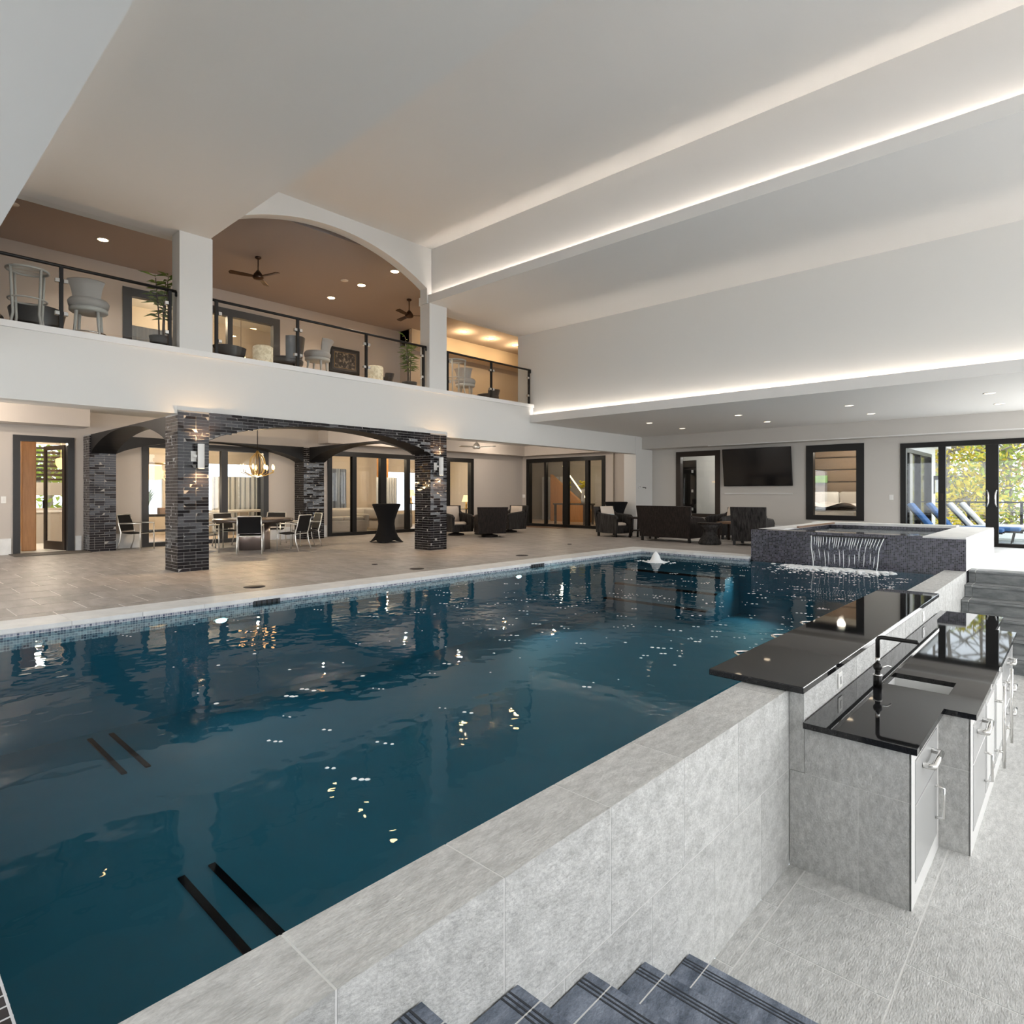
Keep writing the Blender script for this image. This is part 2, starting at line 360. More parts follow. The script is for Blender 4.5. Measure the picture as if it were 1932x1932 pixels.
for k in range(0, 6):
    ya = 9.76 + .67 * k; yb = min(ya + .67, 13.3)
    if yb - ya < .02: break
    piece('coping_slab', 'stone', pw, -1.82, -1.5065, ya + .004, yb - .004, -.03, 0)
    piece('wall_tile', 'stone', pw, -1.53, -1.505, ya + .004, yb - .004, -.552, -.001)
    piece('wall_tile', 'stone', pw, -1.53, -1.505, ya + .004, yb - .004, ZF, -.558)
piece('wall_tile', 'stone', pw, -1.504, -1.4065, 4.4695, 4.477, -.552, -.0005)
piece('wall_tile', 'stone', pw, -1.43, -1.41, 4.475, 5.8, -.19, -.012)
for k in range(6):
    piece('wall_tile', 'stone', pw, -1.43, -1.41, 5.805 + k * .655, 5.8 + (k + 1) * .655, -.19, -.012)
# ---- pool basin
PX0, PX1, PY0, PY1, PZ = -7.92, -1.81, .30, 13.2, -1.25
pb = MB().box(PX0 - .3, PX1 + .02, PY0 - .3, PY1 + .5, PZ - .2, PZ)
pb.box(PX0 - .3, PX0, PY0 - .3, PY1 + .5, PZ, -.10).box(PX0, PX1, PY0 - .25, PY0, PZ, -.02).box(PX0, PX1, PY1, PY1 + .4, PZ, -.10).box(PX1, PX1 + .02, PY0, PY1, PZ, -.035)
pool = struct('pool_basin', pb, 'basin_plaster', 'dark teal plaster pool basin'); 
wm = MB().box(PX0 - .012, PX0 + .004, PY0, PY1, -.22, -.035).box(PX0, -5.27, PY1 - .004, PY1 + .01, -.22, -.035)
wm.build('waterline_tile', 'waterline_mosaic', pool)
MB().box(PX0, PX1, PY0 - .055, PY0 + .004, -.2, .0).build('near_edge_tile', 'edge_mosaic', pool)
for k in range(3):
    MB().box(PX0, -5.5, PY1 - 1.6 + .45 * k, PY1, PZ + .28 * k, PZ + .28 * (k + 1)).build('pool_step', 'basin_plaster', pool)
    MB().box(PX0, -5.5, PY1 - 1.605 + .45 * k, PY1 - 1.5 + .45 * k, PZ + .28 * (k + 1) - .03, PZ + .28 * (k + 1) + .004).build('step_edge', 'basin_dark', pool)
for (xa, xb, ya) in ((-7.75, -6.55, 1.78), (-4.5, -3.45, 1.56)):
    d = thing('floor_drain', 'pair of long black drain slots on the pool floor ' + ('nearest the bar wall' if xa > -5 else 'nearest the paver deck'), 'drain', ((xa + xb) / 2, ya, PZ))
    for s in (0, .2): MB().box(xa - (xa + xb) / 2, xb - (xa + xb) / 2, s - .02, s + .025, 0, .012).build('slot', 'basin_dark', d)
wtr = MB().box(PX0, PX1, PY0, PY1 + .1, -.09, -.08).build('pool_water', 'water'); 
me = wtr.data
bm = bmesh.new(); v4 = [bm.verts.new((x, y, -.08)) for x, y in ((PX0, PY0), (PX1, PY0), (PX1, PY1 + .1), (PX0, PY1 + .1))]; bm.faces.new(v4); bm.to_mesh(me); bm.free()
tag(wtr, 'dark teal rippled water filling the long indoor pool', 'water', kind='stuff')
# ---- pool coping, one stone after another
cp = thing('pool_coping', 'white stone coping along the deck and far end of the pool', 'coping', (-8.2, 6.5, 0))
cp.location = (0, 0, 0)
for k in range(-2, 19):
    ya = 1.66 + .675 * k; yb = min(ya + .675, PY1 + .52)
    ya = max(ya, -.2)
    if yb - ya < .05: continue
    piece('coping_stone', 'coping_stone', cp, -8.45, -7.90, ya + .002, yb - .002, -.045, .004)
for k in range(0, 4):
    xa = -7.90 + .675 * k; xb = min(xa + .675, -5.28)
    if xb - xa < .05: continue
    piece('coping_stone', 'coping_stone', cp, xa + .002, xb - .002, PY1 - .02, PY1 + .52, -.045, .004)
# ---- ceilings
XR = 7.5
def profile(pts, x0, x1): return MB().prism(pts, 'x', x0, x1)
struct('ceiling', profile([(.65, 5.9), (4.46, 5.9), (4.46, 6.1), (4.43, 6.1), (4.43, 5.98), (.65, 5.98)], XW - .1, XR), 'ceiling_paint', 'low flat ceiling on the near side of the raised tray')
struct('ceiling', profile([(9.5, 5.9), (YF, 5.9), (YF, 5.98), (9.53, 5.98), (9.53, 6.1), (9.5, 6.1)], XW - .1, XR), 'ceiling_paint', 'low flat ceiling on the far side of the raised tray')
struct('ceiling', profile([(9.61, 5.985), (9.75, 5.985), (9.75, 7.3), (4.2, 7.3), (4.2, 5.985), (4.35, 5.985), (4.35, 7.22), (9.61, 7.22)], XW, XR), 'ceiling_paint', 'raised ceiling tray lit by hidden strips')
struct('ceiling', profile([(13.15, 3.35), (19.95, 3.35), (19.95, 3.45), (13.19, 3.45), (13.19, 3.57), (13.15, 3.57)], XF, XR), 'ceiling_paint', 'low far ceiling with recessed lights')
struct('ceiling', profile([(-4, 3.35), (.8, 3.35), (.8, 3.57), (.76, 3.57), (.76, 3.45), (-4, 3.45)], XF, XR), 'ceiling_paint', 'low near ceiling above the camera')
struct('wall_far_upper', MB().box(XW - .3, XR, YF, YF + .2, 3.46, 6.0), 'white_paint', 'tall blank wall above the far cove')
struct('wall_near_upper', MB().box(XW, XR, .45, .65, 3.46, 6.0), 'white_paint')
sbox('ceiling', 'room_dark', -23, XR + .2, -4.2, 20.4, 7.4, 7.6)
struct('ceiling', MB().box(XB, XW - .3, -4, 19.9, 6.99, 7.1), 'taupe_ceiling', 'taupe ceiling of the balcony lounge')
struct('ceiling', MB().box(XB, XW, -4, 19.6, 3.3, 3.42), 'white_paint', 'ceiling under the balcony')
for nm, y, z, xa, xb in (('c', 9.562, 6.0, -11.42, XR), ('c', 4.395, 6.0, -11.42, XR), ('c', 13.24, 3.475, -11.42, XR), ('c', .72, 3.475, -11.42, XR)):
    o = MB().box(xa, xb, y - .012, y + .012, z, z + .01).build('cove_light_strip', 'led_warm')
    lab = {9.562: 'warm hidden strip light along the far tray edge', 4.395: 'warm hidden strip light along the near tray edge', 13.24: 'warm hidden strip light at the foot of the tall blank wall', .72: 'warm hidden strip light above the near low ceiling'}[y]
    tag(o, lab, 'strip light', 'cove strips')
# ---- upper wall with arch, columns
ar = MB(); N = 28
R_, zc, y0a, y1a = 4.86, 6.93 - 4.86, 4.5, 9.46
pts = []
for i in range(N + 1):
    y = y0a + (y1a - y0a) * i / N; pts.append((y, zc + math.sqrt(R_ * R_ - (y - 6.98) ** 2)))
poly = [(4.2, 5.9), (4.5, 5.9)] + pts + [(9.46, 5.9), (9.75, 5.9), (9.75, 7.25), (4.2, 7.25)]
for i in range(N):
    (ya, za), (yb, zb) = pts[i], pts[i + 1]
    ar.prism([(ya, za), (yb, zb), (yb, 7.25), (ya, 7.25)], 'x', XW, -11.5)
ar.box(XW, -11.5, 4.36, 4.5, 6.1, 7.25).box(XW, -11.5, 9.46, 9.6, 6.1, 7.25).box(XW, -11.5, 4.465, 4.5, 5.9, 6.1).box(XW, -11.5, 9.46, 9.495, 5.9, 6.1)
struct('wall_arch', ar, 'white_paint', 'white wall with a shallow arch over the middle balcony opening')
for (ya, yb) in ((3.95, 4.5), (9.5, 10.04)):
    struct('wall_pier', MB().box(XW - .05, -11.45, ya, yb, 3.876, 5.899), 'white_paint', 'white square pier between balcony openings')
struct('wall_balcony', MB().prism([(-4, 2.74), (18.77, 2.74), (18.77, 3.4), (YF, 3.4), (YF, 3.78), (-4, 3.78)], 'x', XW, XF), 'white_paint', 'white balcony fascia above the deck')
struct('trim_1', MB().box(XW, -11.43, -4, YF, 3.78, 3.875), 'trim_white', 'white ledge under the balcony railing')
struct('floor', MB().box(XB, XW, -4, 19.9, 3.43, 3.87), 'floor_warm', 'balcony lounge floor')
struct('wall_pier', MB().box(-11.95, XF, 18.78, 19.9, 0, 3.34), 'white_paint', 'white corner pier at the end of the fascia')
# ---- lower back wall with openings
def wall_x(name, x, t, y0, y1, z0, z1, holes, m, label=None):
    """wall in the plane x, openings (ya,yb,za,zb) left free"""
    b = MB(); c = sorted(holes); y = y0
    for (ya, yb, za, zb) in c:
        if ya > y: b.box(x - t, x, y, ya, z0, z1)
        if za > z0: b.box(x - t, x, ya, yb, z0, za)
        if zb < z1: b.box(x - t, x, ya, yb, zb, z1)
        y = yb
    if y < y1: b.box(x - t, x, y, y1, z0, z1)
    return struct(name, b, m, label)
def wall_y(name, y, t, x0, x1, z0, z1, holes, m, label=None):
    b = MB(); x = x0
    for (xa, xb, za, zb) in sorted(holes):
        if xa > x: b.box(x, xa, y, y + t, z0, z1)
        if za > z0: b.box(xa, xb, y, y + t, z0, za)
        if zb < z1: b.box(xa, xb, y, y + t, zb, z1)
        x = xb
    if x < x1: b.box(x, x1, y, y + t, z0, z1)
    return struct(name, b, m, label)
wall_x('wall_left', XB, .15, -4, 19.75, 0, 3.42, [(2.62, 3.68, 0, 2.64), (5.2, 8.42, 0, 2.66), (10.42, 16.68, 0, 2.68)], 'greige_paint', 'greige back wall under the balcony')
wall_x('wall_left_upper', XB, .15, -4, 19.9, 3.8, 7.1, [(4.76, 8.76, 3.87, 6.47)], 'greige_paint', 'greige back wall of the balcony lounge')
wall_y('wall_slider', 19.6, .15, XB, -12.95, 0, 3.42, [(-17.22, -13.33, 0, 2.76)], 'greige_paint', 'greige end wall with the four panel sliding door')
sbox('wall_slider_return', 'greige_paint', -12.95, -11.9, 19.7, 19.85, 0, 3.42)
wall_y('wall_far', 19.9, .15, -11.95, XR, 0, 3.5, [(-10.48, -8.94, .58, 2.78), (-6.17, -4.66, .6, 2.78), (-3.7, 6.6, .03, 2.72)], 'tv_wall_paint', 'pale wall carrying the television')
struct('trim_2', MB().box(XF, XR, 19.18, 19.9, 2.92, 3.4), 'tv_wall_paint', 'drop beam in front of the television wall')
struct('trim_3', MB().box(-9, XR, 19.165, 19.2, 2.9, 2.925), 'trim_white', 'thin white edge strip under the drop beam')
struct('trim_4', MB().box(XB, -16.9, -4, 3.9, 2.9, 3.35).box(XB, -16.9, 10.05, 19.6, 2.9, 3.35).box(-16.9, -12.95, 19.05, 19.6, 2.9, 3.35), 'greige_paint', 'dropped bulkhead along the wall tops under the balcony')
bb = MB()
for ya, yb in ((-4, 2.55), (3.74, 3.86), (4.45, 5.12), (8.5, 9.26), (9.95, 10.34), (16.76, 19.6)): bb.box(XB, XB + .02, ya, yb, 0, .36)
struct('baseboard_left', bb, 'coping_stone', 'tall pale stone skirting on the back wall')
struct('baseboard_far', MB().box(-11.9, -3.75, 19.88, 19.9, 0, .36), 'coping_stone')
# walls that close the house: right window wall, wall behind the camera, end wall of the lounge
wall_x('wall_right', XR + .15, .15, -4, 20, ZF, 7.6, [(.3, 4.1, .3, 5.6), (4.9, 8.7, .3, 5.6), (9.5, 13.3, .3, 5.6), (14.6, 18.6, .3, 3.2)], 'white_paint')
wall_y('wall_near', -4.15, .15, XB, XR, -.3, 7.4, [(-16.6, -12.4, .2, 2.9), (-9.6, -1.4, .2, 3.2)], 'white_paint')
sbox('wall_lounge_end', 'room_warm', XB, XF, 19.75, 19.9, 3.4, 7.4)
sbox('wall_lounge_side', 'white_paint', XW - .3, XF, YF + .2, 19.8, 3.8, 7.1)
sbox('wall_lounge_near', 'greige_paint', XB, XF, -4.1, -4.0, 3.4, 7.4)
sbox('wall_lounge_above', 'white_paint', XW - .3, XW - .101, -4, 4.3, 5.9, 6.98); sbox('wall_lounge_above', 'white_paint', XW - .3, XW - .101, 9.7, YF - .01, 5.9, 6.98)
sbox('wall_near_upper_fill', 'white_paint', XW - .3, XR, -4, .5, 5.95, 7.4)
sbox('trim_5', 'room_warm', XB, -16.85, 13.2, 19.7, 6.45, 7.0)
sbox('trim_6', 'greige_paint', XB, XB + .5, 13.2, 13.3, 3.87, 7.0)
# ================================================================== stairs
def stairs(name, label, ynose, zs, x0, x1, y_end, up, m, tile_x):
    """one stone slab per tread and per riser, nosings grooved"""
    t = thing(name, label, 'stairs', ((x0 + x1) / 2, ynose[0], ZF)); ox, oy, oz = t.location
    sg = 1 if up else -1          # direction in which the flight climbs
    core = [(y_end - oy, 0.0), (y_end - oy, zs[0] - .032 - oz)]
    for k, (y, z) in enumerate(zip(ynose, zs)):
        yr = y + sg * .047 - oy
        core += [(yr, z - .032 - oz), (yr, (0.0 if k == len(zs) - 1 else zs[k + 1] - .032 - oz))]
    MB().prism(core, 'x', x0 - ox + .01, x1 - ox - .01).build('step_core', 'stone_grout', t)
    edges = [x0] + [e for e in tile_x if x0 < e < x1] + [x1]
    for k, (y, z) in enumerate(zip(ynose, zs)):
        back = y_end if k == 0 else ynose[k - 1] + sg * .033
        ya, yb = min(y, back), max(y, back); zb = ZF if k == len(zs) - 1 else zs[k + 1]
        for a, b in zip(edges[:-1], edges[1:]):
            tr = MB().box(a - ox + .0035, b - ox - .0035, ya - oy, yb - oy, z - .03 - oz, z - oz).build('tread', m, t)
            g = MB()
            for q in (.045, .065, .085):
                gy = y + sg * q - oy
                g.box(a - ox + .003, b - ox - .003, gy - .004, gy + .004, z - oz - .004, z - oz + .0012)
            g.build('nosing_groove', 'groove', tr)
            yr = y + sg * .034; y2 = y + sg * .046
            MB().box(a - ox + .003, b - ox - .003, min(yr, y2) - oy, max(yr, y2) - oy, zb - oz + .001, z - .031 - oz).build('riser', m, t)
    for e in edges[1:-1]:
        for k, (y, z) in enumerate(zip(ynose, zs)):
            back = y_end if k == 0 else ynose[k - 1] + sg * .033
            MB().box(e - ox - .004, e - ox + .004, min(y + sg * .001, back) - oy, max(y + sg * .001, back) - oy, z - .03 - oz, z - oz - .0008).build('joint', 'stone_grout', t)
    return t
R6 = 1.22 / 6
stairs('stone_stairs', 'blue grey stone steps with grooved nosings going down in front of the camera', [.77 + .44 * k for k in range(6)], [-R6 * k for k in range(6)], -1.50, 1.6, .34, False, 'blue_stone', [-1.39, -.5, .4, 1.2])
stairs('stone_stairs', 'dark grey stone steps rising to the pale landing beside the spa', [13.5 - .44 * k for k in range(6)], [-R6 * k for k in range(6)], -1.50, 2.6, 13.95, True, 'grey_stone', [-1.40, -.5, .4, 1.3])
# ================================================================== spa
spa = thing('raised_spa', 'raised square spa clad in dark purple grey mosaic with pale stone rim', 'hot tub', (-3.44, 13.3, 0))
sx0, sx1, sy0, sy1, st = -5.27 + 3.44, -1.51 + 3.44, 0.0, 4.5, .585
b = MB().box(sx0, sx1 - .64, sy0, sy0 + .42, -1.25, st - .0005).box(sx1 - .64, sx1, sy0, sy0 + .42, -1.25, st - .03).box(sx0, sx0 + .42, sy0 + .42, sy1, -.3, st - .03).box(sx1 - .62, sx1, sy0 + .42, sy1, -.3, st - .03).box(sx0 + .42, sx1 - .62, sy1 - .42, sy1, -.3, st - .03).box(sx0 + .42, sx1 - .62, sy0 + .42, sy1 - .42, -.3, -.1)
b.build('tiled_shell', 'spa_mosaic', spa)
b = MB().box(sx1 - .64, sx1, sy0 + .012, sy1, st - .03, st).box(sx0, sx1 - .64, sy1 - .42, sy1, st - .03, st + .03).box(sx0, sx0 + .45, sy0 + .42, sy1 - .42, st - .03, st)
b.build('stone_rim', 'coping_stone', spa)
MB().box(sx1 - .001, sx1 + .006, sy0, sy1, 0, st - .03).build('side_cladding', 'coping_stone', spa)
MB().box(sx0 + .42, sx1 - .62, sy1 - 1.1, sy1 - .42, .2, .42).build('bench', 'spa_mosaic', spa)
MB().box(sx0 + .55, sx0 + .6, sy0 + 1.2, sy1 - .6, st, st + .04).build('wood_edge', 'wood_brown', spa)
sl = MB().box(-4.02 + 3.44, -2.72 + 3.44, -.09, .06, st - .075, st - .06); sl.build('spill_lip', 'black_metal', spa)
sw = MB(); sw.add([(-4.85, 13.72, .50), (-2.1, 13.72, .50), (-2.1, 17.4, .50), (-4.85, 17.4, .50)], [(0, 1, 2, 3)])
tag(sw.build('spa_water', 'water'), 'still clear water inside the raised spa', 'water', kind='stuff')
# falling sheet of water, built as thin curved ribbons
wf = MB(); rng = random.Random(3)
def fallcurve(x, t, k):
    d = .10 + .24 * math.sqrt(t)
    return Vector((x + (.10 - .2 * (x + 4.02) / 1.3) * t * .9 + .008 * math.sin(9 * t + k * 1.7), 13.3 - .06 - d * .75 + .012 * math.sin(k * 2.1), .515 - .60 * t * (0.35 + .65 * t)))
def sheet(u, v): 
    x = -4.0 + 1.26 * u
    p = fallcurve(x, v, 0); p.y += .006 * math.sin(u * 163); return p
wf.grid(sheet, 156, 14)
wfo = wf.build('waterfall', 'fall_water'); tag(wfo, 'thin rippling sheet of water falling from the spa lip', 'waterfall', kind='stuff')
st_ = MB()
for k in range(27):
    x = -4.0 + 1.26 * k / 26; edge = k in (0, 26)
    for (t0, t1, r) in (((0, 1, .009),) if edge else ((.03, rng.uniform(.38, .6), .0075), (rng.uniform(.55, .7), rng.uniform(.8, 1.0), .006)) if k % 2 else ((.03, rng.uniform(.3, .55), .0065),)):
        n = 9; pts = [fallcurve(x, t0 + (t1 - t0) * i / n, 0) + Vector((.012 * math.sin(6 * t0 + k), -.02, 0)) for i in range(n + 1)]
        st_.tube(pts, [r * (.25 + .75 * math.sin(PI * (i + .5) / (n + 1))) if not edge else r for i in range(n + 1)], 6)
st_.build('white_streaks', 'foam', wfo)['kind'] = 'stuff'
fm = MB()
for k in range(900):
    u = rng.uniform(-1, 1); d = abs(rng.gauss(0, .35)); x = -3.5 + u * .85 + rng.gauss(0, .12); y = 13.0 - d * (1.1 if rng.random() < .8 else 2) ; r = rng.uniform(.008, .05) * (1.2 if d < .3 else .6)
    fm.lathe([(r, 0), (r * .7, r * .3), (.002, r * .4)], (x, max(y, 11.6), -.082), 7)
tag(fm.build('splash_foam', 'foam'), 'white foam where the waterfall meets the pool', 'foam', kind='stuff')
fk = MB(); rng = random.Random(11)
for k in range(430):      # white flecks modelled in place of glints on the ripples
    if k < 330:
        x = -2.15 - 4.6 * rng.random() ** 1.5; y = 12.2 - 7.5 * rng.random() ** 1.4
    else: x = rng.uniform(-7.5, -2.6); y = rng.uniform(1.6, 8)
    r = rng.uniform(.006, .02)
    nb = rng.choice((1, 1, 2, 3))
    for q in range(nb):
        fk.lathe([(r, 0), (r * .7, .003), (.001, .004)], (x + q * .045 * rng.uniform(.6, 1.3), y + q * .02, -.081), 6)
tag(fk.build('glint_flecks', 'foam'), 'small white flecks modelled as glints on the pool surface', 'foam', kind='stuff')
bu = MB().lathe([(.26, 0), (.14, .02), (.10, .06), (.075, .13), (.04, .19), (.005, .22)], (-6.62, 11.63, -.08), 12)
for k in range(26):
    a = rng.uniform(0, 2 * PI); d = rng.uniform(.2, .42); bu.lathe([(.03, 0), (.015, .012)], (-6.62 + d * math.cos(a), 11.63 + d * .6 * math.sin(a), -.081), 6)
tag(bu.build('water_bubbler', 'foam'), 'white bubbling water jet near the far pool corner', 'fountain')
# underwater lamps, skimmers, deck lids
def spot(name, loc, target, power, col, size=math.radians(110), blend=.6, r=.05):
    l = bpy.data.lights.new(name, 'SPOT'); l.energy = power; l.color = col; l.spot_size = size; l.spot_blend = blend; l.shadow_soft_size = r
    o = bpy.data.objects.new(name, l); C.objects.link(o); o.location = loc
    o.rotation_euler = (Vector(target) - Vector(loc)).to_track_quat('-Z', 'Y').to_euler(); return o
for (x, y, z, nx, ny, lab) in ((-7.9, 3.2, -.22, 1, 0, 'glowing underwater lamp in the deck side pool wall near the first brick column'), (-7.9, 8.72, -.22, 1, 0, 'glowing cyan underwater lamp in the deck side pool wall near the second brick column'), (-5.1, 13.28, -.40, 0, -1, 'glowing underwater lamp below the mosaic spa front')):
    t = thing('pool_lamp', lab, 'lamp', (x, y, z), math.atan2(ny, nx), 'underwater lamps')
    T = Matrix.Rotation(PI / 2, 4, 'Y')
    T = Matrix.Scale(.42, 4, (0, 0, 1)) @ T
    MB().lathe([(.10, 0), (.10, .02), (.085, .025)], n=16, T=T).build('rim', 'chrome', t)
    MB().lathe([(.08, .02), (.06, .03), (.01, .034)], n=16, T=T).build('lens', 'pool_lamp', t)
    sp = spot('pool_lamp_beam', (x + nx * .1, y + ny * .1, z - .02), (x + nx * 2, y + ny * 2, z - .6), 12 if y < 5 else 60, (.55, .95, 1.0), math.radians(120), .8)
for (y, z, w) in ((3.8, -.065, .36), (9.3, -.055, .4)):
    t = thing('pool_skimmer', 'black skimmer mouth in the waterline tiles ' + ('by the first brick column' if y < 5 else 'towards the far pool end'), 'skimmer', (-7.91, y, z))
    MB().box(0, .012, -w / 2, w / 2, -.045, .03).build('opening', 'groove', t); 
    for q in range(5): MB().box(.012, .018, -w / 2 + .03 + q * .07, -w / 2 + .045 + q * .07, -.04, .025).build('slat', 'black_metal', t)
for (x, y, r, l) in ((-8.88, 4.08, .15, 'round brown lid in the deck nearest the first brick column'), (-8.85, 7.05, .13, 'round dark lid in the deck midway along the coping'), (-9.05, 10.12, .14, 'round dark lid in the deck before the second brick column'), (-9.97, 6.92, .06, 'small round lid set back in the deck'), (-10.1, 13.2, .06, 'small round lid near the loveseat')):
    t = thing('deck_lid', l, 'lid', (x, y, 0), 0, 'round lids in the deck')
    MB().lathe([(r, 0), (r, .006), (r * .92, .009)], n=20).build('ring', 'black_metal', t); MB().lathe([(r * .88, .006), (r * .86, .0105)], n=20).build('cover', 'brown_frame', t)
# ================================================================== brick columns and arches
def brick_column(label, x0, x1, y0, y1, h, faces, parts):
    t = thing('brick_column', label, 'column', ((x0 + x1) / 2, (y0 + y1) / 2, 0), 0, 'dark brick columns')
    ox, oy = (x0 + x1) / 2, (y0 + y1) / 2
    MB().box(x0 - ox + .003, x1 - ox - .003, y0 - oy + .003, y1 - oy - .003, 0, min(h, 2.738)).build('mortar_core', 'brick_grout' if parts else 'brick_grout', t)
    ch, n = .0565, int(h / .0565); rng = random.Random(int(x0 * 10 + y0)); mbs = MB()
    if parts: MB().box(x1 - ox - .018, x1 - ox - .003, y0 - oy + .003, y1 - oy - .003, 2.738, h).build('mortar_cap', 'brick_grout', t)
    for k in range(n):
        z = k * ch
        for f in faces:
            if f == 'y' and z + ch > 2.738: continue
            a0, a1 = (y0 - oy, y1 - oy) if f in 'xX' else (x0 - ox, x1 - ox)
            a = a0; first = True
            while a < a1 - .02:
                w = rng.choice((.1, .2)) if first else .2
                if first and k % 2: w = .1
                b = min(a + w, a1); first = False
                if a1 - b < .05: b = a1
                d = rng.uniform(-.0015, .002)
                if f == 'X': bx = (x1 - ox - .02, x1 - ox + d, a + .003, b - .003)
                elif f == 'x': bx = (x0 - ox - d, x0 - ox + .02, a + .003, b - .003)
                elif f == 'Y': bx = (a + .003, b - .003, y1 - oy - .02, y1 - oy + d)
                else: bx = (a + .003, b - .003, y0 - oy - d, y0 - oy + .02)
                if parts: piece('brick', 'brick', t, *bx, z + .003, z + ch - .003, rot=(0, rng.gauss(0, .03), rng.gauss(0, .02)) if f == 'X' else (rng.gauss(0, .03), 0, rng.gauss(0, .02)))
                else:
                    cc = Vector(((bx[0] + bx[1]) / 2, (bx[2] + bx[3]) / 2, z + ch / 2)); mbs.box(*bx, z + .003, z + ch - .003, Matrix.Translation(cc) @ Matrix.Rotation(rng.gauss(0, .03), 4, 'Y' if f == 'X' else 'X') @ Matrix.Rotation(rng.gauss(0, .02), 4, 'Z') @ Matrix.Translation(-cc))
                a = b
    if not parts: mbs.build('bricks', 'brick', t)['kind'] = 'stuff'
    return t
CH = 2.80
brick_column('glossy black brick column nearest the camera, carrying a white sconce', -12.05, -11.45, 3.92, 4.44, CH, 'Xy', True)
brick_column('glossy black brick column right of the tall black cocktail table', -12.05, -11.45, 9.53, 10.04, CH, 'Xy', True)
brick_column('black brick column against the back wall beside the open door', -17.49, -16.95, 3.90, 4.44, 2.74, 'Xy', False)
brick_column('black brick column against the back wall behind the dining chairs', -17.49, -16.95, 9.27, 9.94, 2.74, 'Xy', False)
def arch_z(s): # s 0..1 along the span, underside height
    return 2.30 + .42 * (1 - (2 * s - 1) ** 2) ** .8
def brick_arch(label, axis, a0, a1, b0, b1, top, parts):
    t = thing('brick_arch', label, 'arch', ((b0 + b1) / 2 if axis == 'y' else (a0 + a1) / 2, (a0 + a1) / 2 if axis == 'y' else (b0 + b1) / 2, 2.3), 0, 'brick arches of the dining pavilion')
    ox, oy, oz = t.location; core = MB(); n = 26
    for i in range(n):
        s0, s1 = i / n, (i + 1) / n; p0, p1 = a0 + (a1 - a0) * s0, a0 + (a1 - a0) * s1
        tz = min(top, 2.744) - .006; q = [(p0, arch_z(s0)), (p1, arch_z(s1)), (p1, tz), (p0, tz)]
        if axis == 'y': core.prism([(y - oy, z - oz) for y, z in q], 'x', b0 - ox + .006, b1 - ox - .006)
        else: core.prism([(x - ox, z - oz) for x, z in q], 'y', b0 - oy + .006, b1 - oy - .006)
    core.build('core', 'dark_brick_wall', t)
    if parts:
        MB().prism([(a0 - oy + (a1 - a0) * i / n, arch_z(i / n) - oz + .01) for i in range(n + 1)] + [(a1 - oy, top - oz - .01), (a0 - oy, top - oz - .01)], 'x', b1 - ox - .006, b1 - ox - .003).build('mortar_face', 'brick_grout', t)
        ch = .0565; rng = random.Random(5)
        for k in range(9):
            z1 = top - k * ch; z0 = z1 - ch; a = a0 - (.1 if k % 2 else 0)
            while a < a1:
                b = min(a + .2, a1); aa = max(a, a0)
                sm = max(0, min(1, ((aa + b) / 2 - a0) / (a1 - a0)))
                zl = max(z0, arch_z(sm)); d = rng.uniform(-.001, .003)
                if z1 - zl > .015 and b - aa > .02: piece('brick', 'brick', t, b1 - ox - .02, b1 - ox + d, aa - oy + .003, b - oy - .003, zl - oz + .003, z1 - oz - .003, rot=(0, rng.gauss(0, .035), rng.gauss(0, .02)))
                a = a + .2
    return t
brick_arch('shallow glossy brick arch spanning the two front columns', 'y', 4.44, 9.53, -12.05, -11.45, CH, True)
brick_arch('dark arch between the two brick columns at the back wall', 'y', 4.44, 9.27, -17.45, -16.95, 2.74, False)
brick_arch('dark arch from the nearest column back to the wall by the open door', 'x', -16.95, -12.05, 3.92, 4.44, 2.74, False)
brick_arch('dark arch from the right front column back to the wall', 'x', -16.95, -12.05, 9.45, 9.97, 2.74, False)
# wall sconces on the front columns
for (y, lab) in ((4.26, 'white cylinder up and down sconce on the nearest brick column'), (9.76, 'white cylinder up and down sconce on the right front brick column')):
    t = thing('wall_sconce', lab, 'wall lamp', (-11.45, y, 2.01), 0, 'column sconces')
    MB().lathe([(.055, -.215), (.055, .215)], (.12, 0, 0), 20, cap=False).build('shade', 'plastic_white', t)
    MB().box(0, .02, -.13, -.04, -.09, .09).box(.02, .1, -.1, -.06, -.02, .02).build('back_plate', 'plastic_white', t)
    MB().lathe([(.045, .19), (.03, .2)], (.12, 0, 0), 14).build('upper_bulb', 'sconce_glow', t)
    MB().lathe([(.03, -.2), (.045, -.19)], (.12, 0, 0), 14).build('lower_bulb', 'sconce_glow', t)
    for s in (1, -1): spot('sconce_beam', (-11.33, y, 2.01 + .2 * s), (-11.42, y, 2.01 + 1.2 * s), 110, (1, .62, .30), math.radians(125), .7, .03)
